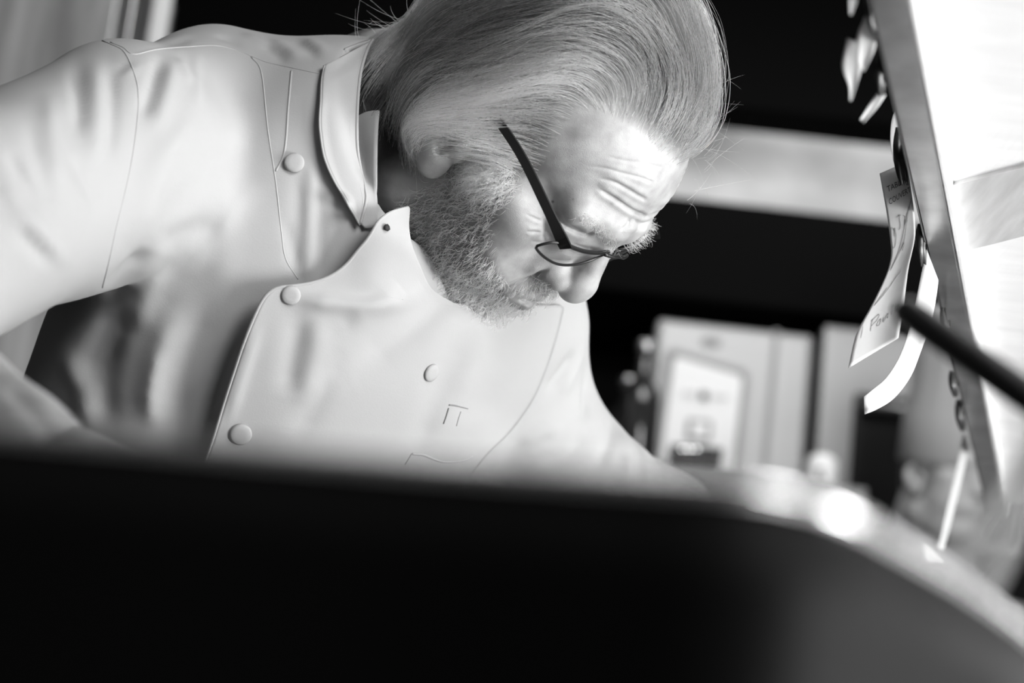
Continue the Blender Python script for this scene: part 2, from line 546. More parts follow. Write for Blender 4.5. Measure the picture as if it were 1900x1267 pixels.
JV, JF, JN = mesh_sdf(jacket_f, (-.45, -.27, .82), (.25, .42, 1.95), DEVJ)
JV = relax(JV, JF, 2)
JPX = c2px(JV)
facing = np.clip(-(JN * (JV / np.linalg.norm(JV, axis=1)[:, None])).sum(1) * 3, 0, 1)
FOLDS = [  # polyline in the near-side view, height in mm, half width
    ([(142, 100), (147, 186), (144, 260)], -3.5, 13), ([(203, 105), (209, 200), (205, 300)], -3, 11), ([(172, 110), (180, 210), (170, 330)], 2.5, 16),
    ([(10, 275), (50, 340), (88, 390)], -3, 12), ([(30, 425), (70, 462), (100, 490)], -3.5, 11), ([(132, 285), (160, 340), (185, 400)], -2.5, 12), ([(0, 400), (60, 420), (130, 500)], 2.5, 16),
    ([(90, 170), (95, 260), (110, 360)], 2.5, 16), ([(50, 220), (70, 300), (110, 420)], -2, 14), ([(0, 330), (50, 400), (95, 440)], 2, 14),
    ([(300, 100), (284, 160), (262, 225)], -4.5, 11), ([(325, 100), (310, 170), (285, 260)], 2.5, 15), ([(362, 95), (366, 150), (368, 200)], 2, 7), ([(330, 103), (345, 135), (350, 160)], 2.2, 8),
    ([(235, 120), (222, 135), (215, 140)], -2, 6), ([(258, 120), (245, 132), (225, 140)], 1.5, 6),
    ([(360, 210), (300, 300), (262, 420), (250, 470)], 4, 24), ([(450, 260), (380, 330), (300, 420)], -3, 24), ([(420, 420), (350, 430), (290, 460)], -3, 24), ([(480, 330), (400, 420), (330, 520)], 3, 26),
    ([(272, 455), (255, 490), (215, 535), (190, 560)], -7, 17), ([(290, 480), (275, 540), (250, 620)], 3, 24),
    ([(235, 560), (190, 640), (150, 720)], -7, 26), ([(110, 640), (150, 720), (165, 800)], 3, 22), ([(215, 620), (195, 710), (200, 800)], -3, 24), ([(330, 560), (290, 680), (270, 800)], 4, 26), ([(400, 540), (340, 680), (320, 820)], -3, 24),
    ([(480, 560), (420, 680), (370, 820)], -5, 16), ([(300, 640), (285, 720), (283, 800)], 2, 10), ([(380, 300), (420, 400), (400, 560)], 2, 30),
    ([(578, 290), (574, 400), (571, 530)], 1.8, 9), ([(592, 300), (594, 410), (596, 530)], -1.6, 8), ([(556, 300), (553, 420), (549, 520)], -1.6, 12), ([(525, 400), (545, 470), (560, 530)], -2.5, 6),
    ([(350, 75), (330, 80), (300, 84)], -2.5, 5), ([(355, 64), (330, 70), (290, 78)], 2, 5), ([(400, 66), (430, 75), (445, 92)], -2, 5), ([(500, 75), (530, 88), (560, 110)], 3, 6), ([(480, 80), (510, 98), (530, 118)], -3, 6),
    ([(540, 72), (570, 88), (590, 108)], -3, 6), ([(560, 74), (585, 82), (610, 98)], 2.5, 6), ([(450, 62), (480, 74), (500, 90)], 2, 7),
    ([(1072, 650), (1045, 690), (1012, 730)], -4, 10), ([(1085, 640), (1065, 690), (1040, 740)], 3, 10), ([(1095, 665), (1092, 720), (1086, 765), (1060, 776)], -4, 8), ([(1050, 790), (1000, 800), (960, 830)], 3, 14),
    ([(1126, 765), (1132, 810), (1108, 880)], -3.5, 10), ([(1150, 800), (1165, 850), (1160, 900)], 3, 10), ([(1090, 800), (1060, 840), (1000, 870)], -3, 14),
    ([(1185, 820), (1195, 870), (1205, 930)], 2.5, 6), ([(1205, 818), (1217, 870), (1225, 930)], -2.5, 6), ([(1225, 828), (1240, 880), (1245, 930)], 2.5, 6),
    ([(0, 715), (50, 750), (100, 800)], -2.5, 12), ([(105, 778), (90, 800), (70, 830)], -3, 6)]
jd = np.zeros(len(JV))
for ln, a, w in FOLDS:
    d, t, _ = poly_dist(JPX, resample(ln, 24))
    jd += a * np.exp(-(d / w) ** 2) * np.clip(np.minimum(t, 1 - t) * 4, .12, 1) * facing
# broad soft unevenness of loose cotton
jd += 1.2 * np.sin(JV[:, 0] * 55 + 3 * np.sin(JV[:, 1] * 23)) * np.sin(JV[:, 1] * 38 + 2 * np.sin(JV[:, 2] * 31))
JV = relax(JV + JN * (jd / 1000)[:, None], JF, 5)
JPX = c2px(JV)
jk = None
chef = empty('person', P(640, 300, 1.4))
CL = np.array(chef.location)
jk = mesh_obj('jacket', c2w(JV) - CL, JF, M_CLOTH, chef)


M_SKIN = bpy.data.materials.new('skin')
M_SKIN.use_nodes = True
nt = M_SKIN.node_tree
b = nt.nodes['Principled BSDF']
b.inputs['Roughness'].default_value = .48
b.inputs['Specular IOR Level'].default_value = .35
at = nt.nodes.new('ShaderNodeAttribute'); at.attribute_name = 'tone'
tc = nt.nodes.new('ShaderNodeTexCoord')
n1 = nt.nodes.new('ShaderNodeTexNoise'); n1.inputs['Scale'].default_value = 70; n1.inputs['Detail'].default_value = 8
r1 = nt.nodes.new('ShaderNodeMapRange')
r1.inputs[1].default_value, r1.inputs[2].default_value, r1.inputs[3].default_value, r1.inputs[4].default_value = .3, .7, .26, .41
mu = nt.nodes.new('ShaderNodeMath'); mu.operation = 'MULTIPLY'
n2 = nt.nodes.new('ShaderNodeTexNoise'); n2.inputs['Scale'].default_value = 1700; n2.inputs['Detail'].default_value = 4
bp = nt.nodes.new('ShaderNodeBump'); bp.inputs['Strength'].default_value = .35; bp.inputs['Distance'].default_value = .0006
nt.links.new(tc.outputs['Object'], n1.inputs['Vector']); nt.links.new(tc.outputs['Object'], n2.inputs['Vector'])
nt.links.new(n1.outputs[0], r1.inputs[0]); nt.links.new(r1.outputs[0], mu.inputs[0]); nt.links.new(at.outputs['Fac'], mu.inputs[1])
nt.links.new(mu.outputs[0], b.inputs['Base Color'])
nt.links.new(n2.outputs[0], bp.inputs['Height']); nt.links.new(bp.outputs[0], b.inputs['Normal'])


def hands_f(p):
    d = cone(p, c(0, 870, .91), c(110, 895, .895), .027, .026)
    d = smin(d, ell(p, c(185, 905, .89), (.042, .019, .036)), .015)
    for k, (x, y, z, L) in enumerate([(290, 880, .836, 0), (322, 893, .862, 0), (330, 900, .890, 0), (314, 905, .917, 0)]):
        a, m = c(225, 895 + 3 * k, .856 + .0215 * k), c(x - 25, y + 8, z)
        d = smin(d, cone(p, a, m, .0086, .0080), .003)
        d = smin(d, cone(p, m, c(x + 16, y + 75, z - .004), .0078, .0064), .003)
    d = smin(d, cone(p, c(165, 915, .865), c(215, 935, .838), .011, .0095), .008)
    d = smin(d, cone(p, c(215, 935, .838), c(262, 955, .832), .0095, .0075), .004)
    l = cone(p, c(1210, 955, 1.80), c(1310, 985, 1.96), .027, .026)
    l = smin(l, ell(p, c(1350, 1003, 2.02), (.036, .02, .036)), .015)
    for k in range(4):
        a, m = c(1368 + 5 * k, 1000 + 2 * k, 2.045 - .022 * k), c(1410 + 4 * k, 1012, 2.075 - .02 * k)
        l = smin(l, cone(p, a, m, .0086, .0080), .003)
        l = smin(l, cone(p, m, c(1430 + 3 * k, 1050, 2.08 - .018 * k), .0086, .0072), .004)
    l = smin(l, cone(p, c(1330, 1012, 1.99), c(1372, 1040, 1.965), .011, .009), .008)
    return np.minimum(d, l)


GV, GF, GN = mesh_sdf(hands_f, (-.24, .03, .80), (.0, .10, .95), .0026)
LV, LF, LN = mesh_sdf(hands_f, (.10, .10, 1.75), (.30, .26, 2.13), .0035)


def torso_f(p):      # the trunk and arms inside the jacket, joined to the neck
    return np.maximum(jacket_f(p) + .012, -1e3)


TV, TF, TN = mesh_sdf(torso_f, (-.45, -.27, .82), (.25, .42, 1.95), .011, refine=1)
_n = [0, len(HV), len(HV) + len(GV), len(HV) + len(GV) + len(LV)]
BV = np.vstack([h2c(HV), GV, LV, TV])
BF = np.vstack([HF[:, ::-1], GF + _n[1], LF + _n[2], TF + _n[3]])
body = mesh_obj('body', c2w(BV) - CL, BF, M_SKIN, chef)
NEXTRA = len(BV) - len(HV)
tone = tone.astype(float)
neck_shade = np.clip((-HV[:, 2] - .005) / .03, 0, 1) * np.clip((.018 - HV[:, 1]) / .03, 0, 1)
tone = tone * (1 - .9 * neck_shade)  # neck shade, along with nape stubble, put into the skin tone
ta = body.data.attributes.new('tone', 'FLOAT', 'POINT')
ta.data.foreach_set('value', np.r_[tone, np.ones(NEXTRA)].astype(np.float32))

# ------------------------------------------------------------------ hair
M_HAIR = bpy.data.materials.new('grey_hair')
M_HAIR.use_nodes = True
nt = M_HAIR.node_tree
nt.nodes.remove(nt.nodes['Principled BSDF'])
b = nt.nodes.new('ShaderNodeBsdfHairPrincipled')
b.model = 'CHIANG'
b.parametrization = 'COLOR'
b.inputs['Roughness'].default_value = .35
b.inputs['Radial Roughness'].default_value = .5
b.inputs['Random Roughness'].default_value = .3
at = nt.nodes.new('ShaderNodeAttribute'); at.attribute_name = 'shade'
nt.links.new(at.outputs['Fac'], b.inputs['Color'])
nt.links.new(b.outputs[0], nt.nodes['Material Output'].inputs[0])


def strands(name, paths, radius, shade, parent):
    """paths: list of (k,3) head-frame arrays"""
    hc = bpy.data.hair_curves.new(name)
    sizes = [len(q) for q in paths]
    hc.add_curves(sizes)
    pts = c2w(h2c(np.vstack(paths))) - CL
    hc.points.foreach_set('position', pts.astype(np.float32).ravel())
    t = np.concatenate([np.linspace(0, 1, k) for k in sizes])
    rr = np.repeat(np.asarray(radius, float), sizes) * (1 - .75 * t ** 3)
    ra = hc.attributes.get('radius') or hc.attributes.new('radius', 'FLOAT', 'POINT')
    ra.data.foreach_set('value', rr.astype(np.float32))
    sa = hc.attributes.new('shade', 'FLOAT', 'CURVE')
    sa.data.foreach_set('value', np.asarray(shade, np.float32))
    hc.materials.append(M_HAIR)
    o = link(bpy.data.objects.new(name, hc), parent)
    o['kind'] = 'stuff'
    return o


def scalp_f(p):
    s = np.asarray(p) * 1000.0
    s = np.concatenate([np.abs(s[..., :1]), s[..., 1:]], -1)
    d = ell(s, (0, -10, 46), (77, 98, 80))
    d = smin(d, ell(s, (0, 34, 48), (62, 62, 58)), 14)
    d = smin(d, ell(s, (0, 36, -18), (60, 56, 70)), 14)
    d = smin(d, cone(s, (8, 91, 36), (42, 78, 34), 9, 9), 14)
    d = smin(d, cone(s, (0, -30, -5), NECKB * [0, 1, 1], 60, 63), 22)
    return d / 1000.0


hb = BVHTree.FromPolygons([tuple(q) for q in HV], [tuple(q) for q in HF])
EYE = c2h(np.zeros(3))


def on_head(px, py):
    d = c2h(c(px, py, 1.0)) - EYE
    d /= np.linalg.norm(d)
    hit = hb.ray_cast(Vector(EYE), Vector(d))
    if hit[0] is not None:
        return np.array(hit[0])
    best = None
    for s in np.linspace(1.2, 1.5, 40):
        q = hb.find_nearest(Vector(EYE + d * s))
        if best is None or q[3] < best[3]: best = q
    return np.array(best[0])


def sample_roots(mask, n):
    fa = HF[mask]
    a = np.linalg.norm(np.cross(HV[fa[:, 2]] - HV[fa[:, 0]], HV[fa[:, 3]] - HV[fa[:, 1]]), axis=1)
    k = rng.choice(len(fa), n, p=a / a.sum())
    u, v = rng.random((2, n, 1))
    q = HV[fa[k]]
    return (1 - u) * ((1 - v) * q[:, 0] + v * q[:, 1]) + u * ((1 - v) * q[:, 3] + v * q[:, 2])


def field(guides):
    ps, ds = [], []
    for g in guides:
        q = resample(np.array([on_head(*k) for k in g]), 24)
        q[:, 0] = -np.abs(q[:, 0])
        t = np.gradient(q, axis=0)
        ps.append(q); ds.append(t / (np.linalg.norm(t, axis=1)[:, None] + 1e-9))
    ps, ds = np.vstack(ps), np.vstack(ds)

    def fn(p, sig=.013):
        q = p.copy(); sg = np.sign(q[:, :1]); sg[sg == 0] = -1
        q[:, 0] = -np.abs(q[:, 0])
        out = np.empty_like(q)
        for i in range(0, len(q), 4000):
            d2 = ((q[i:i + 4000, None] - ps[None]) ** 2).sum(-1)
            w = np.exp(-d2 / (2 * sig * sig)) + 1e-5 / (d2 + 1e-5)
            out[i:i + 4000] = w @ ds
        out[:, 0] *= np.where(sg[:, 0] < 0, 1, -1)
        return out / (np.linalg.norm(out, axis=1)[:, None] + 1e-9)
    return fn


HAIR_POLY = [(1264, 322), (1222, 282), (1172, 240), (1128, 214), (1080, 203), (1048, 232), (1030, 268), (1012, 300), (985, 335), (955, 330), (925, 270),
             (885, 228), (862, 235), (850, 240), (806, 262), (770, 278), (735, 310), (715, 300), (690, 200), (640, 150), (560, -300), (900, -700), (1500, -700), (1500, 200)]
GUIDES = [[(1258, 318), (1290, 265), (1300, 190), (1275, 110), (1232, 40), (1170, -20), (1080, -70), (950, -80), (820, -40), (720, 60)],
          [(1235, 292), (1264, 225), (1260, 145), (1218, 65), (1150, 5), (1040, -25), (920, -20), (800, 25), (725, 90)],
          [(1205, 268), (1230, 205), (1220, 135), (1180, 75), (1100, 48), (1000, 52), (900, 80), (800, 125), (735, 170)],
          [(1170, 240), (1195, 190), (1178, 142), (1120, 108), (1040, 108), (940, 135), (860, 175), (805, 225), (780, 270)],
          [(1130, 218), (1150, 185), (1122, 152), (1070, 138), (990, 152), (910, 182), (850, 215), (805, 270)],
          [(1085, 212), (1074, 187), (1030, 182), (960, 197), (890, 215), (840, 245), (805, 285)],
          [(1045, 245), (1010, 228), (960, 217), (900, 216), (850, 228), (810, 275)],
          [(1020, 290), (985, 268), (930, 246), (890, 226), (860, 215)], [(985, 330), (955, 300), (920, 265), (885, 235)],
          [(900, -30), (800, 40), (740, 95), (700, 140)], [(860, 110), (790, 150), (745, 195), (728, 260)], [(790, 170), (755, 210), (735, 270), (728, 320)]]
flow = field(GUIDES)
fpx = near(HV[HF].mean(1)); fcen = HV[HF].mean(1)
hair_mask = poly_mask(fpx, HAIR_POLY) & (np.abs(fcen[:, 0]) < .0795)
tone_v = near(HV)
hv_in = poly_mask(tone_v, HAIR_POLY)
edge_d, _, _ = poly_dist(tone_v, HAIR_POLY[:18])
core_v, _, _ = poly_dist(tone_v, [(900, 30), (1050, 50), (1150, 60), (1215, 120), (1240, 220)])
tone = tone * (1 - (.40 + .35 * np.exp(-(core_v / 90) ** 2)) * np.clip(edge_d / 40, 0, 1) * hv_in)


def trace(roots, steps, ds, lift_fn, jitter=.1):
    n = len(roots)
    p = roots.copy()
    base = p.copy()
    out = [p.copy()]
    alive = np.ones((n, steps + 1), bool)
    jv = rng.normal(0, 1, (n, 3)) * jitter
    for k in range(1, steps + 1):
        g = grad(scalp_f, base, 5e-4); g /= np.linalg.norm(g, axis=1)[:, None] + 1e-9
        d = flow(base) + jv
        d -= g * (d * g).sum(1)[:, None]
        d /= np.linalg.norm(d, axis=1)[:, None] + 1e-9
        base = base + d * ds
        base = base - g * np.clip(scalp_f(base), -.006, .006)[:, None]
        out.append(base + g * lift_fn(k * ds, base)[:, None])
        q = near(base)
        alive[:, k] = alive[:, k - 1] & poly_mask(q, HAIR_POLY)
    return np.stack(out, 1), alive


NH = 17000
roots = sample_roots(hair_mask, NH)
rp = near(roots)
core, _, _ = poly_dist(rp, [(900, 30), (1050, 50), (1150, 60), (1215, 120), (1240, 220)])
front = np.exp(-(((rp[:, 0] - 1250) / 70) ** 2 + ((rp[:, 1] - 260) / 90) ** 2))
u = rng.random(NH) ** .8
lmax = (.003 + .014 * u) + front * (.004 + .020 * u)
lmax *= 1 - .5 * np.exp(-(((rp[:, 0] - 1020) / 60) ** 2 + ((rp[:, 1] - 260) / 60) ** 2))
ph = rng.random(NH) * 6.28


def lift(s, base):
    ear = .027 * np.exp(-((base[:, 1] - EARC[1]) ** 2 + (base[:, 2] - EARC[2] - .004) ** 2) / .03 ** 2)
    return ear + lmax * (1 - math.exp(-s / .022)) * (1 - .25 * min(s / .2, 1)) + .0008 * np.sin(s * 60 + ph) * min(s / .05, 1)


ds = .0075
paths, alive = trace(roots, 27, ds, lift)
K = 300
gidx = rng.choice(NH, K, replace=False)
near_g = np.concatenate([((roots[i:i + 2000, None] - roots[gidx][None]) ** 2).sum(-1).argmin(1) for i in range(0, NH, 2000)])
gp = paths[gidx][near_g]
t = np.linspace(0, 1, paths.shape[1])[None, :, None]
cl = (.25 + .65 * rng.random((NH, 1, 1)) ** 1.2) * np.clip(t * 2.2, 0, 1)
# each lock wanders on its own
wa, wk, wp = rng.normal(0, .0032, (K, 1, 3)), rng.uniform(25, 55, (K, 1, 1)), rng.uniform(0, 6.28, (K, 1, 1))
sarc = np.arange(paths.shape[1])[None, :, None] * ds
wav = (wa * np.sin(sarc * wk + wp) * np.clip(sarc / .06, 0, 1))[near_g]
same = alive & alive[gidx][near_g]
paths = np.where(same[..., None], paths + (gp - paths) * cl, paths) + wav
length = np.clip(rng.normal(.17, .035, NH), .05, .215)
plist, hrad, hshade = [], [], []
clump_white = rng.random(K)
for i in range(NH):
    k = int(min(alive[i].sum() + rng.integers(0, 5), length[i] / ds, paths.shape[1]))
    if k < 3: continue
    q = paths[i, :k].copy()
    q[1:] += np.cumsum(rng.normal(0, .00022, (k - 1, 3)), 0)
    plist.append(q)
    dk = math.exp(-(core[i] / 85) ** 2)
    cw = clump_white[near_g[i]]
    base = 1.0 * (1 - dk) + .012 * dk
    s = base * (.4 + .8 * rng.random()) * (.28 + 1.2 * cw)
    wh = rng.random() < .05 + .65 * (cw > .82)
    if wh: s = .95
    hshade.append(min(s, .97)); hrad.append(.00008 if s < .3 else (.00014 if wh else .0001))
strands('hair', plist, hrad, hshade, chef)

# stray strands standing off the quiff and the nape
plist = []
for i in range(120):
    a = on_head(rng.normal(1262, 16), rng.normal(225, 55)) if i < 100 else on_head(rng.normal(740, 30), rng.normal(70, 40))
    g = grad(scalp_f, a[None], 5e-4)[0]; g /= np.linalg.norm(g)
    d = flow(a[None])[0]
    L = rng.uniform(.015, .034)
    s = np.linspace(0, 1, 8)[:, None]
    w = rng.normal(0, .5, 3)
    plist.append(a + g * (.012 * min(1, L / .02) + L * .55 * s) + d * (L * s * rng.uniform(-.3, 1)) + w * L * .7 * s * s * np.sign(rng.normal()))
strands('stray_hair', plist, [.00005] * len(plist), list(rng.uniform(.5, .85, len(plist))), chef)

# ------------------------------------------------------------------ beard, sideburns, moustache, eyebrows
BEARD = [(905, 262), (935, 288), (975, 340), (968, 365), (938, 392), (918, 425), (925, 465), (935, 500), (950, 524), (985, 510), (1008, 507), (1030, 532), (1040, 550),
         (1030, 620), (905, 640), (800, 620), (720, 500), (702, 430), (735, 365), (800, 338), (845, 322), (868, 290), (880, 265)]
LIPS = [(928, 537), (965, 541), (985, 540), (1003, 547), (1014, 560), (1006, 582), (985, 574), (950, 556)]
bmask = poly_mask(fpx, BEARD) & ~poly_mask(fpx, LIPS) & (fcen[:, 1] > -.035)
NB = 11000
burn = bmask & (((fpx[:, 0] - 915) / 45) ** 2 + ((fpx[:, 1] - 322) / 48) ** 2 < 1)
roots = np.vstack([sample_roots(bmask, NB), sample_roots(burn, NB // 8)])
NB = len(roots)
rp = near(roots)
bed, _, _ = poly_dist(rp, BEARD + BEARD[:1])
side = np.exp(-(((rp[:, 0] - 915) / 48) ** 2 + ((rp[:, 1] - 318) / 48) ** 2))
lower = np.clip((rp[:, 1] - 500) / 90, 0, 1)
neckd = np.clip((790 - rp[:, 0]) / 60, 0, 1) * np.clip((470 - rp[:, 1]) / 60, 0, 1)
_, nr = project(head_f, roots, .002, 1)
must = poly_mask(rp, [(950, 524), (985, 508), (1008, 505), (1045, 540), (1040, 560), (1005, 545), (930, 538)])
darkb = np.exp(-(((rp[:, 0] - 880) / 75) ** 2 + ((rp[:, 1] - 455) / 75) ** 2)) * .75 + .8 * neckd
plist, brad, bsh = [], [], []
m_dir = np.array([0, -.25, -1.0])
for i in range(NB):
    if rng.random() > .12 + bed[i] / 16 and side[i] < .5: continue
    if rng.random() < .55 * neckd[i] or (side[i] < .25 and rng.random() < .15): continue
    L = .0045 + .004 * rng.random() + .017 * side[i] * rng.random() + .004 * lower[i] * rng.random()
    n = nr[i]
    d = (m_dir if not must[i] else np.array([-.5, .3, -1.0])) + rng.normal(0, .45, 3)
    d -= n * (d @ n); d /= np.linalg.norm(d) + 1e-9
    e = np.cross(n, d)
    s = np.linspace(0, 1, 7 if side[i] > .3 else 5)
    wv = (rng.uniform(1.5, 4.5) if side[i] > .3 else rng.uniform(1.5, 4.5)) * rng.choice([-1, 1])
    amp = L * (.22 if side[i] > .3 else .2)
    up_ = (.30 + .35 * rng.random()) * L * np.sin(s * 2.2) + .1 * L * side[i] * np.sin(3 * s * wv)
    plist.append(roots[i] + np.outer(s * L, d) + np.outer(up_, n) + np.outer(amp * (np.sin(s * wv) - s * .5), e))
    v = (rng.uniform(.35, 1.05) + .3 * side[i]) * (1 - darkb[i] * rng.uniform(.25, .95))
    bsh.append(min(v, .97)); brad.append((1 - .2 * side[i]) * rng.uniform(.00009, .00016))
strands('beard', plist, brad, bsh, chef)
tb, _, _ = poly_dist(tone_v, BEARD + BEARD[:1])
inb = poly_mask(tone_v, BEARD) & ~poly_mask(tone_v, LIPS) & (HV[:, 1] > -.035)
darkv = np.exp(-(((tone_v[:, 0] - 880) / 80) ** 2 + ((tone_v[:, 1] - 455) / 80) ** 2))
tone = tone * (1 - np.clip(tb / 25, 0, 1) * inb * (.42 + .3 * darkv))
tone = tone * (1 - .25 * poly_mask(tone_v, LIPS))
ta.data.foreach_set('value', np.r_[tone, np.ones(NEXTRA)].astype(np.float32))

plist, ebs = [], []
EB = np.array([(1072, 398), (1092, 406), (1112, 420), (1130, 436), (1138, 446)], float)
ebd, ebt, _ = poly_dist(fpx, EB)
ebm = ebd < 8
roots = sample_roots(ebm, 300)
_, nr = project(head_f, roots, .002, 1)
_, rt_, _ = poly_dist(near(roots), EB)
for i in range(len(roots)):
    sg = -1 if roots[i, 0] < 0 else 1
    L = rng.uniform(.004, .009) * (.6 + .6 * rt_[i])
    d = np.array([sg * .9, .5, .0]) + rng.normal(0, .35, 3)
    n = nr[i]
    s = np.linspace(0, 1, 8)
    d -= n * (d @ n) * .6
    e = rng.normal(0, 1, 3)
    plist.append(roots[i] + np.outer(s * L, d * .7) + np.outer(L * .65 * np.sin(s * 2), n) + np.outer(L * .35 * s * s, e * .6 + [0, 0, -.2]))
    ebs.append(rng.uniform(.5, .95) if rng.random() < .8 else .12)
strands('eyebrows', plist, [.0001] * len(plist), ebs, chef)

# ------------------------------------------------------------------ eyeglasses
G_H, G_B, G_C = HP(1047, 458, -.067), HP(1138, 472, 0.0), HP(999, 477, -.073)
gn = np.cross(G_B - G_H, G_C - G_H); gn /= np.linalg.norm(gn)


def on_lens(px, py):
    d = c2h(c(px, py, 1.0)) - EYE
    return EYE + d * (((G_H - EYE) @ gn) / (d @ gn) * .9955)


def gx(pts, mirror=False):
    q = np.array(pts, float)
    if mirror:
        q = q * [-1, 1, 1]
        q[:, 1] -= .012 * np.clip(q[:, 0] / .067, 0, 1.2)
    return c2w(h2c(q))


RIM = [(1047, 461), (1062, 463), (1085, 467), (1108, 470), (1124, 472), (1131, 474), (1122, 480), (1105, 486), (1083, 490.5), (1060, 492), (1035, 490.5), (1015, 485),
       (1003, 479), (1001, 475), (1012, 470), (1030, 464)]
rim = np.array([on_lens(*q) for q in RIM])
rim = resample(np.vstack([rim, rim[:1]]), 61)[:-1]
bow = lambda q: q - gn * np.sign(gn[1]) * (0.004 * ((np.abs(q[:, :1]) - .035) / .035) ** 2)
rim = bow(rim)
glasses = empty('eyeglasses', c2w(h2c(G_B)))
tag(glasses, 'slim black rectangular reading glasses on the older chef\'s nose', 'eyeglasses')
GL = np.array(glasses.location)
M_GLASS = bpy.data.materials.new('lens_glass')
M_GLASS.use_nodes = True
nt = M_GLASS.node_tree
nt.nodes.remove(nt.nodes['Principled BSDF'])
tr, gl, mx = [nt.nodes.new(k) for k in ('ShaderNodeBsdfTransparent', 'ShaderNodeBsdfGlossy', 'ShaderNodeMixShader')]
gl.inputs['Roughness'].default_value = .03
mx.inputs[0].default_value = .16
nt.links.new(tr.outputs[0], mx.inputs[1]); nt.links.new(gl.outputs[0], mx.inputs[2])
nt.links.new(mx.outputs[0], nt.nodes['Material Output'].inputs[0])
for mir in (False, True):
    v, f = tube_vf(gx(rim, mir) - GL, .00095, 8, closed=True)
    mesh_obj('rim', v, f, M_BLACK, glasses)
    tpx = np.array([on_lens(*q) for q in RIM[:6]]); tpx = bow(resample(tpx, 24))
    v, f = tube_vf(gx(tpx, mir) - GL, .0015, 8)
    mesh_obj('brow_bar', v, f, M_BLACK, glasses)
    ce = rim.mean(0)
    rings = [ce + (rim - ce) * s - gn * np.sign(gn[1]) * .002 * (s * s - 1) for s in (1, .75, .5, .25)]
    v = np.vstack([gx(r, mir) for r in rings] + [gx([ce - gn * np.sign(gn[1]) * -.002], mir)]) - GL
    n = len(rim); f = []
    for a in range(3):
        f += [(a * n + j, a * n + (j + 1) % n, (a + 1) * n + (j + 1) % n, (a + 1) * n + j) for j in range(n)]
    f += [(3 * n + j, 3 * n + (j + 1) % n, 4 * n) for j in range(n)]
    mesh_obj('lens', v, f, M_GLASS, glasses)
    # end piece and temple arm, a flat bar ending in a hook behind the ear
    path = [HP(1051, 462, -.068), HP(1043, 445, -.0715), HP(1010, 375, -.076), HP(968, 290, -.079), HP(925, 225, -.080), HP(893, 190, -.080)]
    path += [path[-1] + np.array([0, -.012, -.004]), path[-1] + np.array([0, -.026, -.018])]
    path = resample(path, 40)
    t = np.gradient(path, axis=0); t /= np.linalg.norm(t, axis=1)[:, None]
    sd = np.array([1.0, 0, 0]); upv = np.cross(t, sd); upv /= np.linalg.norm(upv, axis=1)[:, None]
    w = np.interp(np.arange(40), [0, 2, 6, 30, 39], [.0042, .0040, .0032, .0026, .0022])[:, None]
    v = np.stack([path + upv * w * a + sd * .0009 * b_ for a, b_ in ((-1, -1), (1, -1), (1, 1), (-1, 1))], 1).reshape(-1, 3)
    f = [(i * 4 + j, i * 4 + (j + 1) % 4, i * 4 + 4 + (j + 1) % 4, i * 4 + 4 + j) for i in range(39) for j in range(4)] + [(0, 1, 2, 3), (156, 159, 158, 157)]
    mesh_obj('temple_arm', gx(v if not mir else np.concatenate([np.maximum(v[:, :1], -.066 + .2 * (v[:, :1] + .066)), v[:, 1:]], 1), mir) - GL, f, M_BLACK, glasses, smooth=False)
br = np.array([on_lens(1121, 471.5), on_lens(1138, 471.5)]); br[1, 0] = 0
br[1] += np.array([0, .002, .0005])
br = resample(np.array([br[0], br[0] * .45 + br[1] * .55 + [0, .0012, 0], br[1], (br[0] * .45 + br[1] * .55 + [0, .0012, 0]) * [-1, 1, 1], br[0] * [-1, 1, 1]]), 15)
v, f = tube_vf(gx(br) - GL, .0014, 8)
mesh_obj('bridge', v, f, M_BLACK, glasses)

# ------------------------------------------------------------------ jacket: collar, overlapping front panel, seams, buttons
jb = BVHTree.FromPolygons([tuple(q) for q in JV], [tuple(q) for q in JF])
hcb = BVHTree.FromPolygons([tuple(q) for q in h2c(HV)], [tuple(q) for q in HF])


def ray(bv, px, py, default=1.4):
    d = c(px, py, 1.0)
    h = bv.ray_cast(Vector((0, 0, 0)), Vector(d / np.linalg.norm(d)))
    return h[0][2] if h[0] is not None else default


def tps(ctrl):
    """smooth depth through control points (px, py, depth)"""
    k = np.asarray(ctrl, float)
    xy = k[:, :2] / 300
    U = lambda r: np.where(r > 1e-9, r * r * np.log(r + 1e-12), 0)
    n = len(k)
    A = np.zeros((n + 3, n + 3))
    A[:n, :n] = U(np.linalg.norm(xy[:, None] - xy[None], axis=-1)) + 1e-4 * np.eye(n)
    A[:n, n] = 1; A[:n, n + 1:] = xy; A[n, :n] = 1; A[n + 1:, :n] = xy.T
    w = np.linalg.solve(A, np.r_[k[:, 2], 0, 0, 0])
    return lambda q: U(np.linalg.norm(q[:, None] / 300 - xy[None], axis=-1)) @ w[:n] + w[n] + (q / 300) @ w[n + 1:]


def cv(px, d):
    px = np.asarray(px, float)
    return np.concatenate([(px - [CX, CY]) / FPX * np.asarray(d)[..., None], np.asarray(d)[..., None]], -1)


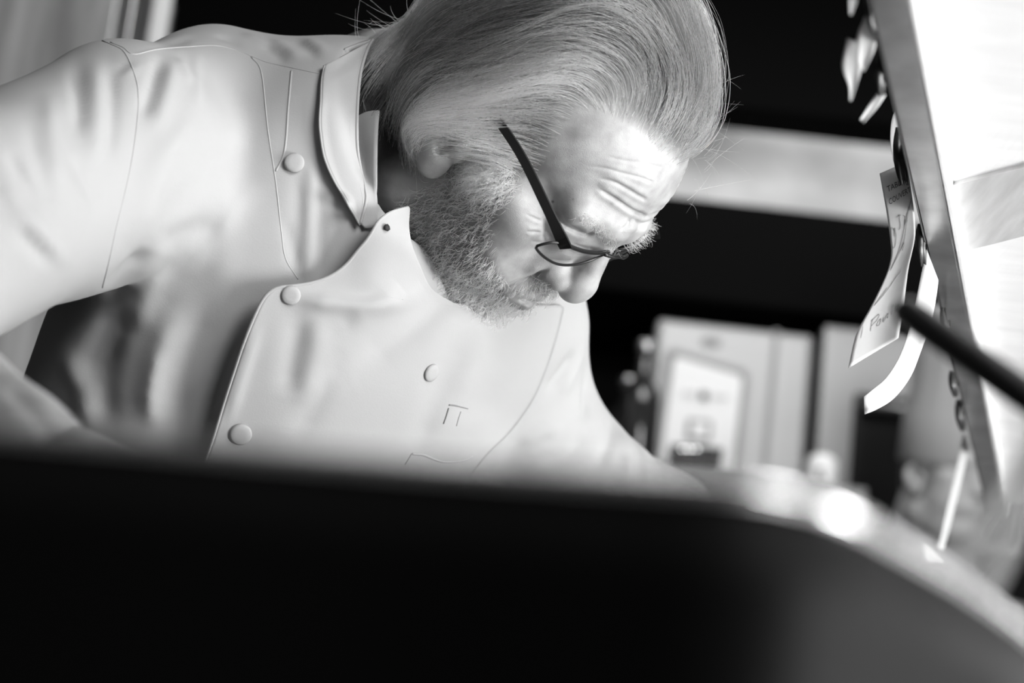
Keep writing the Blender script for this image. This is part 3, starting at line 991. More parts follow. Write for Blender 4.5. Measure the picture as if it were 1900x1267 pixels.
def sheet(name, L, Rr, depth, nu, nv, m, parent, thick=.0016, folds=(), origin=None, smooth=0):
    """cloth between two edge curves; depth(px) gives the distance"""
    a, b_ = resample(L, nu), resample(Rr, nu)
    t = np.linspace(0, 1, nv)[None, :, None]
    px = (a[:, None] * (1 - t) + b_[:, None] * t).reshape(-1, 2)
    d = depth(px)
    for ln, am, w in folds:
        q, s, _ = poly_dist(px, resample(ln, 24))
        d = d - am / 1000 * np.exp(-(q / w) ** 2) * np.clip(np.minimum(s, 1 - s) * 4, .1, 1)
    g = d.reshape(nu, nv)
    for _ in range(smooth):
        h_ = np.pad(g, 1, mode='edge')
        g = .5 * g + .125 * (h_[2:, 1:-1] + h_[:-2, 1:-1] + h_[1:-1, 2:] + h_[1:-1, :-2])
    d = g.ravel()
    o = mesh_obj(name, c2w(cv(px, d)) - (CL if origin is None else origin), grid_faces(nu, nv), m, parent)
    solidify(o, thick)
    return o, px.reshape(nu, nv, 2), d.reshape(nu, nv)


# overlapping front panel, its top corner standing up by the beard
FL = [(757, 385), (745, 388), (728, 393), (712, 402), (700, 414), (692, 428), (680, 446), (663, 466), (645, 488), (625, 505), (600, 518), (572, 526), (545, 530), (520, 533), (503, 540), (488, 556),
      (472, 588), (453, 636), (434, 692), (413, 757), (396, 812), (372, 880), (345, 960), (325, 1030)]
FR = [(759, 388), (758, 400), (757, 418), (759, 438), (763, 455), (770, 474), (779, 495), (788, 516), (800, 535), (830, 556), (870, 575), (920, 580), (975, 575), (1010, 572), (1042, 566), (1040, 590),
      (1030, 630), (1012, 685), (985, 745), (945, 800), (905, 840), (870, 885), (830, 950), (800, 1030)]
ctrl = []
for x, y in [(520, 560), (600, 560), (700, 560), (800, 600), (900, 600), (1000, 600), (470, 680), (560, 680), (680, 680), (800, 700), (920, 700), (1005, 690), (420, 800), (520, 820), (640, 820), (760, 820), (880, 800), (950, 790),
             (370, 950), (480, 960), (620, 960), (760, 960), (830, 940), (1040, 575)]:
    ctrl.append((x, y, ray(jb, x, y) - (.014 if x < 950 else .006)))
hd0 = ray(hcb, 770, 430, 1.36)
for x, y, o in [(756, 387, .016), (722, 402, .016), (760, 440, .016), (690, 445, .016), (650, 490, .014), (600, 522, .013), (735, 480, .018), (785, 525, .012), (690, 520, .016)]:
    jmin = min(ray(jb, x + i, y + j, 9) for i in (-22, 0, 16) for j in (-16, 0, 16)) if y < 470 else ray(jb, x, y)
    ctrl.append((x, y, min(jmin, ray(hcb, x + 8, y, 9) + (.004 if y > 500 else 0)) - o))
FFOLD = [([(1000, 580), (900, 560), (820, 560), (740, 620), (650, 680), (600, 690)], -7, 34), ([(790, 530), (720, 565), (600, 560), (530, 545)], 4, 16), ([(745, 530), (690, 575), (640, 600)], 3, 20),
         ([(880, 590), (830, 680), (790, 780), (755, 860)], -4, 26), ([(930, 600), (880, 690), (850, 760)], 2.5, 18), ([(1000, 640), (940, 720), (880, 790)], -2.5, 24),
         ([(560, 570), (545, 640), (530, 740)], -2.5, 22), ([(590, 580), (585, 660), (560, 760)], 2, 20), ([(640, 640), (600, 720), (540, 820)], -2, 24), ([(480, 600), (450, 690), (420, 790)], 2, 10),
         ([(900, 780), (860, 830), (800, 900)], -3, 20), ([(985, 590), (960, 650), (920, 720)], 2, 12), ([(1030, 600), (1020, 650), (1000, 690)], -1.5, 6)]
front, fpx_g, fd_g = sheet('front_panel', FL, FR, tps(ctrl), 130, 80, M_CLOTH, jk, .0022, FFOLD)
# rolled stitched edge along the panel
e = resample(FL, 160)
ed = np.interp(np.linspace(0, 1, 160), np.linspace(0, 1, 130), fd_g[:, 0])
v, f = tube_vf(c2w(cv(e, ed - .0004)) - CL, .0011, 8)
mesh_obj('panel_edge', v, f, M_CLOTH, jk)
fb = BVHTree.FromPolygons([tuple(q) for q in cv(fpx_g.reshape(-1, 2), fd_g.ravel())], grid_faces(130, 80))


def surf(px, py):
    a, b_ = ray(fb, px, py, 9), ray(jb, px, py, 9)
    return min(a, b_) if min(a, b_) < 8 else 1.4


def on_cloth(pts, off=0.0, n=None):
    q = resample(pts, n or max(8, len(pts) * 8))
    d = np.array([surf(*k) for k in q])
    return c2w(cv(q, d - off)) - CL


def button(px, py, r):
    d = surf(px, py)
    e = 6
    a = np.array([c(px + e, py, surf(px + e, py)), c(px - e, py, surf(px - e, py)), c(px, py + e, surf(px, py + e)), c(px, py - e, surf(px, py - e))])
    n = np.cross(a[0] - a[1], a[2] - a[3]); n /= np.linalg.norm(n)
    n = -n if n[2] > 0 else n
    x = np.cross(n, [0, 1, 0]); x /= np.linalg.norm(x); y = np.cross(n, x)
    v, f = [], []
    prof = [(0.6, -.0008), (1, .0004), (1, .0016), (.82, .0024), (.45, .0026), (.0, .0026)]
    for s, h in prof:
        for j in range(20):
            w = j * math.tau / 20
            v.append(c(px, py, d) + r * s * (math.cos(w) * x + math.sin(w) * y) + n * (h + .0005))
    for i in range(len(prof) - 1):
        f += [(i * 20 + j, i * 20 + (j + 1) % 20, i * 20 + 20 + (j + 1) % 20, i * 20 + 20 + j) for j in range(20)]
    return mesh_obj('button', c2w(np.array(v)) - CL, f, M_CLOTH, jk)


for x, y, r in [(539, 547, .0062), (446, 804, .0072), (798, 690, .0062), (546, 303, .0064)]:
    button(x, y, r)
# worked buttonhole in the standing corner
q = np.array([(714.5, 416.5), (719, 415.5), (722.5, 420), (723.5, 426), (719, 429), (714, 427), (712.5, 421)])
bh = mesh_obj('buttonhole', c2w(cv(np.vstack([q, q.mean(0)[None]]), np.array([surf(*k) - .0026 for k in q] + [surf(*q.mean(0)) - .0028]))) - CL,
              [(i, (i + 1) % 7, 7) for i in range(7)], M_INK, jk)
solidify(bh, .0008)
tag(bh, 'dark worked buttonhole in the standing corner')
# embroidered monogram: a bar over two legs
M_THREAD = mat('grey_thread', .16, .7)
for ln in ([(833, 751), (845, 752.5), (868, 758)], [(832.5, 757), (828, 772), (823, 786)], [(854.5, 763), (850, 777), (846.5, 790)]):
    v, f = tube_vf(on_cloth(ln, .0016, 16), .00055, 6)
    mesh_obj('monogram_stroke', v, f, M_THREAD, jk)
# sagging pocket mouth
for nm, ln, r in (('pocket_welt', [(764, 842), (785, 844), (805, 852), (822, 857), (845, 857), (865, 853), (876, 847)], .0009), ('pocket_side', [(764, 842), (757, 854), (752, 862)], .0007)):
    v, f = tube_vf(on_cloth(ln, .0016, 40), r, 8)
    mesh_obj(nm, v, f, M_CLOTH, jk)
q1, q2 = resample([(766, 842), (785, 844), (805, 848), (822, 850), (845, 850), (865, 849), (875, 846)], 30), resample([(766, 843), (785, 845), (805, 853), (822, 858), (845, 858), (865, 854), (875, 848)], 30)
px = np.stack([q1, q2], 1).reshape(-1, 2)
mesh_obj('pocket_slit', c2w(cv(px, np.array([surf(*k) for k in px]) - .0012)) - CL, grid_faces(30, 2), mat('pocket_lining', .45, .9, spec=.1), jk)
# seams, as piping sunk into the cloth
for ln, r in [([(190, 76), (210, 84), (230, 96), (246, 128), (256, 168), (254, 230), (240, 320), (216, 420), (202, 485), (190, 533)], .0006),
              ([(205, 79), (228, 88), (248, 101), (290, 92), (350, 87), (400, 85), (440, 94), (475, 108), (500, 117), (560, 130), (597, 138)], .0006),
              ([(466, 106), (485, 135), (497, 240), (512, 340), (522, 430), (530, 480), (553, 518)], .0006),
              ([(1042, 568), (1030, 625), (1012, 682), (985, 744), (944, 800), (906, 838)], .0006),
              ([(541, 132), (535, 200), (528, 280), (512, 318)], .0008)]:
    v, f = tube_vf(on_cloth(ln, -.0003, 70), r, 8)
    mesh_obj('seam', v, f, M_CLOTH, jk)

# stand collar: outer band, folded top edge, and the inner band behind it
cb = [(602, 122), (597, 150), (595, 190), (593, 231), (599, 280), (607, 307), (620, 335), (636, 362), (652, 390), (668, 418)]
ct = [(692, 74), (680, 95), (669, 135), (664, 180), (662, 230), (663, 275), (669, 315), (676, 345), (679, 372), (668, 416)]
cd = []
for (x, y) in cb: cd.append((x, y, min(surf(x - 14, y), 1.45) - .006))
hz = [ray(hcb, x + 60, y + 10, 1.36) for x, y in ct]
dtop = [1.385, 1.362, 1.338, 1.322, 1.312, 1.310, 1.313, 1.318, 1.325, 1.345]
for (x, y), z in zip(ct, dtop): cd.append((x, y, z))
def clamped(ctrl, off):
    f0 = tps(ctrl)

    def fn(q):
        d0 = f0(q)
        return np.minimum(d0, np.array([ray(jb, *k, 9) for k in q]) - off)
    return fn


cd = [(x, y, z) for x, y, z in cd]
col, col_px, col_d = sheet('collar', cb, ct, clamped(cd, .004), 60, 16, M_CLOTH, jk, .0022, [([(600, 140), (640, 120), (680, 90)], -1.5, 5), ([(605, 150), (640, 140), (672, 120)], 1, 5)], smooth=5)
fc = clamped(cd, .004)
for ln, r in ((ct, .0012), (cb, .0008), ([(x - 12, y + 2) for x, y in ct[2:8]], .0007)):
    q = resample(ln, 60)
    k_ = 15 if ln is ct else 0 if ln is cb else 12
    q, dq = col_px[:, k_], col_d[:, k_]
    v, f = tube_vf(c2w(cv(q, dq - .0006)) - CL, r, 8)
    mesh_obj('collar_edge', v, f, M_CLOTH, jk)
ib = [(640, 90), (628, 150), (622, 230), (628, 310), (642, 375), (676, 424)]
it = [(722, 60), (716, 150), (703, 219), (699, 311), (700, 398), (701, 422)]
idp = [(x, y, z) for (x, y), z in zip(ib, [1.40, 1.37, 1.345, 1.34, 1.355, 1.385])] + [(x, y, z) for (x, y), z in zip(it, [1.41, 1.365, 1.325, 1.312, 1.33, 1.37])]
sheet('collar_lining', ib, it, clamped(idp, .002), 50, 12, M_CLOTH, jk, .0016, [([(690, 110), (684, 200), (682, 330)], .8, 6)], smooth=4)
# the far half of the stand collar, closing the ring round the neck
fb1 = np.array([c(598, 124, 1.385), c(640, 70, 1.43), c(720, 60, 1.49), c(800, 140, 1.52), c(830, 290, 1.52), c(800, 420, 1.49), c(740, 470, 1.42)])
fb2 = np.array([c(692, 74, 1.39), c(740, 50, 1.43), c(800, 70, 1.47), c(850, 150, 1.495), c(870, 280, 1.49), c(840, 390, 1.46), c(790, 430, 1.42)])
v = np.stack([resample(fb1, 30), resample(fb2, 30)], 1).reshape(-1, 3)
solidify(mesh_obj('far_collar', c2w(v) - CL, grid_faces(30, 2), M_CLOTH, jk), .002)

# trousers and shoes, below the pass
pel = c2w(MID + .58 * TT + .10 * SS)
M_TROUSER = mat('dark_cotton', .03, .85, spec=.2)
sv = RC @ SS; sv[2] = 0; sv /= np.linalg.norm(sv); fv = np.array([sv[1], -sv[0], 0])
fv = fv if (RC @ NN) @ fv > 0 else -fv
hipz = pel[2]
legs = []
for s in (-1, 1):
    hip = pel + sv * s * .10
    kn = np.array([*(hip + fv * .06 + sv * s * .03)[:2], .48]); an = np.array([*(hip - fv * .02 + sv * s * .05)[:2], .06])
    legs.append((hip, kn, an))


def leg_f(p):
    d = ell(p, pel + [0, 0, -.02], (.19, .15, .17), np.stack([sv, fv, [0, 0, 1]]))
    for hip, kn, an in legs:
        d = smin(d, cone(p, hip, kn, .105, .075), .04)
        d = smin(d, cone(p, kn, an, .075, .062), .03)
    return d


lo_, hi_ = np.minimum.reduce([pel - .3] + [q[2] - .2 for q in legs]), pel + [.3, .3, .2]
hi_[:2] = np.maximum(hi_[:2], np.maximum(legs[0][2], legs[1][2])[:2] + .2)
lo_[2] = 0.03
TV_, TF_, _ = mesh_sdf(leg_f, lo_, hi_, .012)
mesh_obj('trousers', TV_ - CL, TF_, M_TROUSER, chef)
for hip, kn, an in legs:
    def shoe_f(p, an=an):
        ax = np.stack([sv, fv, [0, 0, 1]])
        q = (p - an) @ ax.T
        d = smin(ell(q, (0, .07, -.025), (.048, .15, .05)), cone(q, np.array([0, 0, -.02]), np.array([0, -.02, .06]), .05, .046), .03)
        return smax(d, -(q[..., 2] + .058), .004)
    a_, b_, _ = mesh_sdf(shoe_f, an - .24, an + .26, .008)
    mesh_obj('shoe', a_ - CL, b_, M_BLACK, chef)
tag(chef, 'grey-haired chef in white jacket leaning over the pass, looking down', 'person')

# ------------------------------------------------------------------ place: room shell
def W2(px, py, Y):
    """world point of the pixel's ray on the upright plane at distance Y"""
    d = RC @ c(px, py, 1.0)
    return C0 + d * ((Y - C0[1]) / d[1])


def WZ(px, py, z):
    d = RC @ c(px, py, 1.0)
    return C0 + d * ((z - C0[2]) / d[2])


M_FLOOR = mat('floor_tiles', .08, .4, noise=(4, .06, .1))
M_WALL = mat('dark_wall', .012, .7, spec=.1)
def struct(name, ext, m, bev=0):
    return tag(bevel_box(name, ext, m, bev=bev), kind='structure')


struct('floor', (-3, 3, -1.2, 4.8, -.1, 0), M_FLOOR)
struct('ceiling', (-3, 3, -1.2, 4.8, 3.5, 3.6), M_WALL)
struct('wall_back', (-3, 3, 4.7, 4.8, 0, 3.5), M_WALL)
struct('wall_left', (-3.1, -3, -1.2, 4.8, 0, 3.5), M_WALL)
struct('wall_right', (3, 3.1, -1.2, 4.8, 0, 3.5), M_WALL)
# ------------------------------------------------------------------ pass counter, pan, shelf
CZ = 0.815
bm = bmesh.new()
outl = [(-.75, .30), (1.15, .30), (1.15, 2.7), (.30, 2.7), (.30, .92), (-.75, .92)]
top = [bm.verts.new((x, y, CZ)) for x, y in outl]
fc_ = bm.faces.new(top)
ex = bmesh.ops.extrude_face_region(bm, geom=[fc_])
for q in ex['geom']:
    if isinstance(q, bmesh.types.BMVert): q.co.z -= .04
bmesh.ops.recalc_face_normals(bm, faces=bm.faces)
bmesh.ops.bevel(bm, geom=list(bm.edges), offset=.004, segments=2, affect='EDGES')
me = bpy.data.meshes.new('worktop'); bm.to_mesh(me); bm.free(); me.materials.append(M_STEEL)
ctr = empty('pass_counter', (0, 0, 0))
tag(ctr, 'steel pass counter running under the black pan and the ticket shelf', 'counter')
link(bpy.data.objects.new('worktop', me), ctr)
bevel_box('front_panel', (-.70, .25, .34, .88, 0.0, CZ - .04), M_STEEL_D, ctr, .004)
bevel_box('cabinet_panel', (.36, 1.10, .34, 2.66, 0.0, CZ - .04), M_STEEL_D, ctr, .004)

# foreground: black pan with a bright rolled rim
ZR = P(950, 892, .42)[2]
A0 = WZ(-500, 768, ZR)
pts = [WZ(-300, 772, ZR), WZ(200, 818, ZR), WZ(700, 862, ZR), WZ(1150, 893, ZR), WZ(1400, 912, ZR), WZ(1560, 955, ZR), WZ(1690, 1028, ZR), WZ(1790, 1092, ZR), WZ(1900, 1180, ZR)]
pts = [np.array(q) for q in pts]
dl = pts[-1] - pts[-2]; dl /= np.linalg.norm(dl)
le = pts[0] - pts[1]; le /= np.linalg.norm(le)
fr_d = (pts[4] - pts[0]) / np.linalg.norm(pts[4] - pts[0]); nb_d = np.array([-fr_d[1], fr_d[0], 0])
pts += [pts[8] + fr_d * .010 + nb_d * .055, pts[8] - fr_d * .012 + nb_d * .095, pts[8] - fr_d * .07 + nb_d * .115, pts[0] + fr_d * .02 + nb_d * (float((pts[8] - pts[0]) @ nb_d) + .115), pts[0] - fr_d * .055 + nb_d * .262,
        pts[0] - fr_d * .08 + nb_d * .21, pts[0] - fr_d * .08 + nb_d * .07, pts[0] - fr_d * .05 + nb_d * .012]
loop = resample(np.vstack(pts + pts[:1]), 141)[:-1]
loop[:, 2] = ZR
pan = empty('roasting_pan', (loop[:, 0].mean(), loop[:, 1].mean(), CZ))
tag(pan, 'large black pan with a bright rolled rim, close in front of the chef', 'pan')
PO = np.array(pan.location)
cen = loop.mean(0)
M_PAN = mat('black_enamel', .003, .6, spec=.04)
secs = [(1.0, ZR), (.985, ZR - .02), (.955, CZ + .03), (.93, CZ + .008), (.88, CZ + .001), (.2, CZ + .001)]
v = np.vstack([np.c_[cen[:2] + (loop[:, :2] - cen[:2]) * s, np.full(140, z)] for s, z in secs] + [[[cen[0], cen[1], CZ + .001]]]) - PO
f = [(a * 140 + j, a * 140 + (j + 1) % 140, a * 140 + 140 + (j + 1) % 140, a * 140 + 140 + j) for a in range(5) for j in range(140)] + [(700 + j, 700 + (j + 1) % 140, 840) for j in range(140)]
solidify(mesh_obj('pan_body', v, f, M_PAN, pan), .002)
v, f = tube_vf(loop - PO, .0019, 12, closed=True)
mesh_obj('rolled_rim', v, f, mat('polished_rim', .7, .2, .85), pan)

# ticket shelf above the pass, seen from below
SH = P(1700, 420, 1.30)[2]
E0, E1 = WZ(1612, 0, SH), WZ(1832, 950, SH)
ed_ = (E1 - E0) / np.linalg.norm(E1 - E0)
nr_ = np.array([ed_[1], -ed_[0], 0])             # to the right, under the shelf
S0, S1 = E0 - ed_ * .45, E1 + ed_ * .02
shelf = empty('ticket_shelf', tuple(S0 + nr_ * .2))
tag(shelf, 'bright steel shelf over the pass seen from below, tickets clipped along its edge', 'shelf')
SO = np.array(shelf.location)


def bar(name, a, b_, off0, off1, z0, z1, m, parent, org, bev=.001):
    q = [(p + nr_ * o)[:2] for p in (a, b_) for o in (off0, off1)]
    v = [(x, y, z) for x, y in q for z in (z0, z1)]
    bm = bmesh.new()
    vs = [bm.verts.new(np.array(k) - org) for k in v]
    for k in [(0, 1, 3, 2), (4, 6, 7, 5), (0, 4, 5, 1), (2, 3, 7, 6), (0, 2, 6, 4), (1, 5, 7, 3)]: bm.faces.new([vs[i] for i in k])
    bmesh.ops.recalc_face_normals(bm, faces=bm.faces)
    if bev: bmesh.ops.bevel(bm, geom=list(bm.edges), offset=bev, segments=2, affect='EDGES')
    me = bpy.data.meshes.new(name); bm.to_mesh(me); bm.free(); me.materials.append(m)
    return link(bpy.data.objects.new(name, me), parent)


M_SHELF = mat('scratched_steel', .86, .45, .25, noise=(9, .82, .92, (1, 6, 1)), bump=(260, .25, .0006, (1, .06, 1)))
bar('shelf_plate', S0, S1, .004, .62, SH + .016, SH + .020, M_SHELF, shelf, SO, 0)
bar('edge_flange', S0, S1, 0, .018, SH, SH + .0025, M_STEEL, shelf, SO, .0008)
bar('edge_lip', S0, S1, -.0005, .002, SH, SH + .040, M_STEEL_D, shelf, SO, .0006)
bar('inner_bead', S0, S1, .0185, .0215, SH + .001, SH + .016, M_SHELF, shelf, SO, .0006)
hq = [WZ(x, y, SH + .0135) for x, y in ((1745, 350), (1905, 309), (2060, 270), (2060, 400), (1900, 438), (1768, 472))]  # added plate standing in for the grey reflected patch on the shelf underside
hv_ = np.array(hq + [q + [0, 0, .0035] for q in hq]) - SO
mesh_obj('reflection_plate', hv_, [tuple(range(6)), tuple(range(11, 5, -1))] + [(i, i + 6, (i + 1) % 6 + 6, (i + 1) % 6) for i in range(6)], mat('reflection_grey', .5, .5, .3, noise=(14, .46, .6, (8, 1, 1))), shelf, False)
for a in (.08, 1.05):
    bar('support_post', S0 + ed_ * a, S0 + ed_ * (a + .035), .52, .555, CZ, SH + .016, M_STEEL_D, shelf, SO, .002)


def edge_d(y):          # distance from the camera of the shelf edge at picture height y
    return w2c(WZ(1612 + 220 * y / 950, y, SH))[2]


def paper(name, L, Rr, dz, label, nu=26, nv=8, group=None, m=M_PAPER):
    o = empty(name, tuple(P(*L[0], dz(0))))
    tag(o, label, 'ticket', group)
    a, b_ = resample(L, nu), resample(Rr, nu)
    t = np.linspace(0, 1, nv)[None, :, None]
    px = a[:, None] * (1 - t) + b_[:, None] * t
    s = np.linspace(0, 1, nu)[:, None]
    d = np.broadcast_to(np.vectorize(dz)(s), (nu, nv)) + .004 * np.sin(t[..., 0] * 3.0 - .4) * (s - .2)
    v = c2w(cv(px.reshape(-1, 2), d.reshape(-1))) - np.array(o.location)
    sh = mesh_obj('sheet', v, grid_faces(nu, nv), m, o)
    solidify(sh, .0003)
    return o, px, d


def on_paper(px, d, u, w, off=.0006):
    """u across 0..1, w down 0..1"""
    nu, nv = d.shape
    x, y = np.clip(np.asarray(w) * (nu - 1), 0, nu - 1.001), np.clip(np.asarray(u) * (nv - 1), 0, nv - 1.001)
    i, j = x.astype(int), y.astype(int)
    a, b_ = (x - i), (y - j)
    f = lambda g: (g[i, j].T * (1 - a) * (1 - b_) + g[i + 1, j].T * a * (1 - b_) + g[i, j + 1].T * (1 - a) * b_ + g[i + 1, j + 1].T * a * b_).T
    return c2w(cv(f(px), f(d) - off))


tk, tpx, td = paper('order_ticket', [(1632, 322), (1637, 350), (1645, 395), (1652, 445), (1653, 478), (1642, 515), (1618, 565), (1592, 612), (1583, 640), (1574, 683)],
                    [(1682, 300), (1688, 335), (1694, 375), (1698, 415), (1697, 445), (1686, 495), (1680, 540), (1676, 575), (1671, 602), (1667, 627)],
                    lambda s: 1.285 - .03 * s, 'long curling order ticket printed TABLE and COUVERTS, clipped to the shelf edge', 40, 12)
TKO = np.array(tk.location)


def text_on(tk, px, d, txt, u0, w0, du, dw, name='printed_word'):
    cu = bpy.data.curves.new(name, 'FONT')
    cu.body = txt
    cu.resolution_u = 2
    ob = bpy.data.objects.new(name, cu)
    COL.objects.link(ob)
    dg = bpy.context.evaluated_depsgraph_get()
    me = bpy.data.meshes.new_from_object(ob.evaluated_get(dg))
    bpy.data.objects.remove(ob)
    bm = bmesh.new(); bm.from_mesh(me)
    q = np.array([k.co[:2] for k in bm.verts])
    W = q[:, 0].max()
    # slanted baseline: the print climbs to the right as on the photograph
    p3 = on_paper(px, d, u0 + q[:, 0] / W * du, w0 - q[:, 1] / .7 * dw)
    for k, z in zip(bm.verts, p3): k.co = z - np.array(tk.location)
    bm.to_mesh(me); bm.free()
    me.name = name
    me.materials.clear(); me.materials.append(M_INK)
    link(bpy.data.objects.new(name, me), tk)


text_on(tk, tpx, td, 'TABLE', .16, .105, .62, .030)
text_on(tk, tpx, td, 'COUVERTS', .14, .168, .92, .030)


def stroke(tk, px, d, uw, r=.0001):
    q = resample(uw, max(10, len(uw) * 5))
    v, f = tube_vf(on_paper(px, d, q[:, 0], q[:, 1], .0004) - np.array(tk.location), r, 5)
    mesh_obj('pen_stroke', v, f, mat('pen_ink', .2, .7), tk)


for uw in ([(.22, .31), (.12, .28), (.06, .31), (.07, .37), (.16, .38), (.24, .34), (.22, .29), (.18, .33)], [(.36, .25), (.50, .25), (.45, .26), (.44, .31), (.36, .315)], [(.58, .26), (.66, .28), (.60, .31), (.72, .30)],
           [(.97, .20), (.72, .28), (.45, .38), (.20, .48), (.17, .50), (.30, .46), (.55, .39), (.70, .31), (.97, .20)], [(.48, .42), (.55, .40), (.52, .44)], [(.35, .62), (.18, .67), (.12, .69), (.30, .66), (.50, .62), (.60, .60), (.75, .585)],
           [(.10, .80), (.14, .84), (.15, .87)], [(.30, .79), (.34, .86)], [(.28, .80), (.42, .78), (.44, .81), (.33, .83)], [(.46, .83), (.52, .82), (.52, .85), (.46, .85), (.46, .83)], [(.58, .82), (.60, .85), (.66, .81), (.68, .84)],
           [(.74, .77), (.74, .83)], [(.80, .80), (.88, .79), (.82, .82), (.92, .81)]):
    stroke(tk, tpx, td, uw)
paper('order_ticket', [(1719, 462), (1709, 510), (1698, 565), (1686, 615), (1668, 663), (1645, 700), (1620, 722), (1603, 736)], [(1741, 520), (1736, 558), (1727, 600), (1710, 648), (1690, 698), (1660, 738), (1630, 758), (1604, 769)],
      lambda s: 1.335 - .04 * s, 'narrow white paper strip curling up at its end behind the black ladle handle', 30, 6)
paper('order_ticket', [(1604, 30), (1590, 68), (1591, 112), (1601, 131)], [(1613, 32), (1626, 60), (1623, 92), (1603, 133)], lambda s: 1.04, 'upper of two crumpled blurred tickets at the near end of the shelf edge', 14, 6)
paper('order_ticket', [(1571, 70), (1562, 122), (1575, 160), (1577, 187)], [(1589, 76), (1598, 126), (1588, 162), (1580, 187)], lambda s: 1.05, 'lower of two crumpled blurred tickets, tapering to a point', 14, 6)
paper('order_ticket', [(1632, 164), (1615, 190), (1595, 222)], [(1644, 176), (1628, 200), (1602, 229)], lambda s: 1.10, 'thin blurred ticket stub sticking out below the upper black clip', 10, 4)
paper('order_ticket', [(1573, -30), (1575, 0), (1577, 27)], [(1600, -30), (1590, 2), (1580, 28)], lambda s: 1.0, 'ticket tip hanging in at the top edge of the picture', 8, 4)
paper('order_ticket', [(1666, 196), (1655, 220), (1652, 260), (1658, 300)], [(1676, 210), (1672, 230), (1670, 262), (1672, 300)], lambda s: 1.30, 'pale slip behind the large black clip', 12, 5)
paper('order_ticket', [(1788, 800), (1775, 862), (1757, 940), (1740, 1018)], [(1798, 830), (1787, 882), (1770, 950), (1751, 1024)], lambda s: 1.90 - .08 * s, 'long thin paper ribbon hanging at the far end of the shelf', 20, 4)
paper('order_ticket', [(1711, 1008), (1712, 1030), (1716, 1046)], [(1716, 1010), (1734, 1026), (1752, 1046)], lambda s: 1.82, 'small torn paper corner under the thin ribbon', 8, 5)


def clip(px, py, w, h, d, tilt, label, grp):
    o = empty('ticket_clip', tuple(P(px, py, d)))
    tag(o, label, 'clip', grp)
    O = np.array(o.location)
    mm = d / FPX
    for nm, ox, wd, dep in (('clip_lever', 0, w, -.006), ('clip_jaw', w * .45, w * .6, .004)):
        V, F_ = [], []
        n = 14
        for i in range(n):
            s = i / (n - 1)
            hw = wd * .5 * (math.sin(math.pi * min(max(s, .04), .96)) ** .45)
            y = (s - .5) * h
            bow = math.sin(math.pi * s) * w * .35
            for k, (a, b_) in enumerate(((-1, -.0012), (1, -.0012), (1, .0012), (-1, .0012))):
                X = ox + a * hw - bow * .4 + tilt * y
                V.append(c2w(c(px + X, py + y, d + dep + b_ - .006 * math.sin(math.pi * s))) - O)
        F_ = [(i * 4 + j, i * 4 + (j + 1) % 4, i * 4 + 4 + (j + 1) % 4, i * 4 + 4 + j) for i in range(n - 1) for j in range(4)] + [(3, 2, 1, 0), (n * 4 - 4, n * 4 - 3, n * 4 - 2, n * 4 - 1)]
        mesh_obj(nm, V, F_, M_BLACK, o)
    a = c(px + w * .55, py - h * .1, d + .002); b_ = c(px + w * .55, py + h * .1, d + .002)
    v, f = tube_vf(c2w(np.array([a, b_])) - O, .0014, 8)
    mesh_obj('clip_spring', v, f, M_DARK, o)


for x, y, w, h, d, tl, lb in [(1670, 290, 20, 108, 1.27, .08, 'large black clip gripping the printed ticket'), (1708, 455, 15, 80, 1.33, .06, 'black clip holding the narrow curling strip'), (1632, 130, 16, 96, 1.09, .02, 'blurred black clip under the crumpled tickets'),
                              (1614, 25, 12, 80, 1.02, .2, 'blurred black clip at the near end of the shelf edge'), (1752, 600, 13, 60, 1.45, .15, 'black clip just past the curling strip, above the ladle handle'), (1768, 712, 12, 50, 1.6, .15, 'small dark clip below the ladle handle'),
                              (1781, 770, 14, 60, 1.72, .12, 'small dark clip at the far end above the paper ribbon')]:
    clip(x, y, w, h, d, tl, lb, 'clips along the shelf edge')

# black ladle lying across the right edge of the frame, its bowl on the counter
a, b_ = P(1680, 577, .78), P(1990, 794, .72)
dr = (b_ - a) / np.linalg.norm(b_ - a)
L_ = min(.42, (a[2] - CZ - .05) / max(1e-3, -dr[2])) if dr[2] < -.02 else .30
end = a + dr * L_
lad = empty('ladle', tuple(end))
tag(lad, 'black rounded handle of a ladle poking in from the right, out of focus', 'ladle')
LO = np.array(lad.location)
v, f = tube_vf(np.vstack([a - dr * .004, a - dr * .0025, a, a + dr * .01] + [a + dr * L_ * t for t in np.linspace(.08, 1, 14)]) - LO, [.002, .0045, .0058, .0062] + list(np.linspace(.0062, .0052, 14)), 16)
mesh_obj('handle', v, f, M_BLACK, lad)
v, f = [], []
for i in range(9):
    for j in range(24):
        th, w = i / 8 * 1.5, j * math.tau / 24
        v.append(dr * .03 + np.array([.038 * math.sin(th) * math.cos(w), .038 * math.sin(th) * math.sin(w), -.038 * math.cos(th) + .005]))
for i in range(8):
    f += [(i * 24 + j, i * 24 + (j + 1) % 24, i * 24 + 24 + (j + 1) % 24, i * 24 + 24 + j) for j in range(24)]
solidify(mesh_obj('bowl', v, f, M_STEEL, lad), .0015)

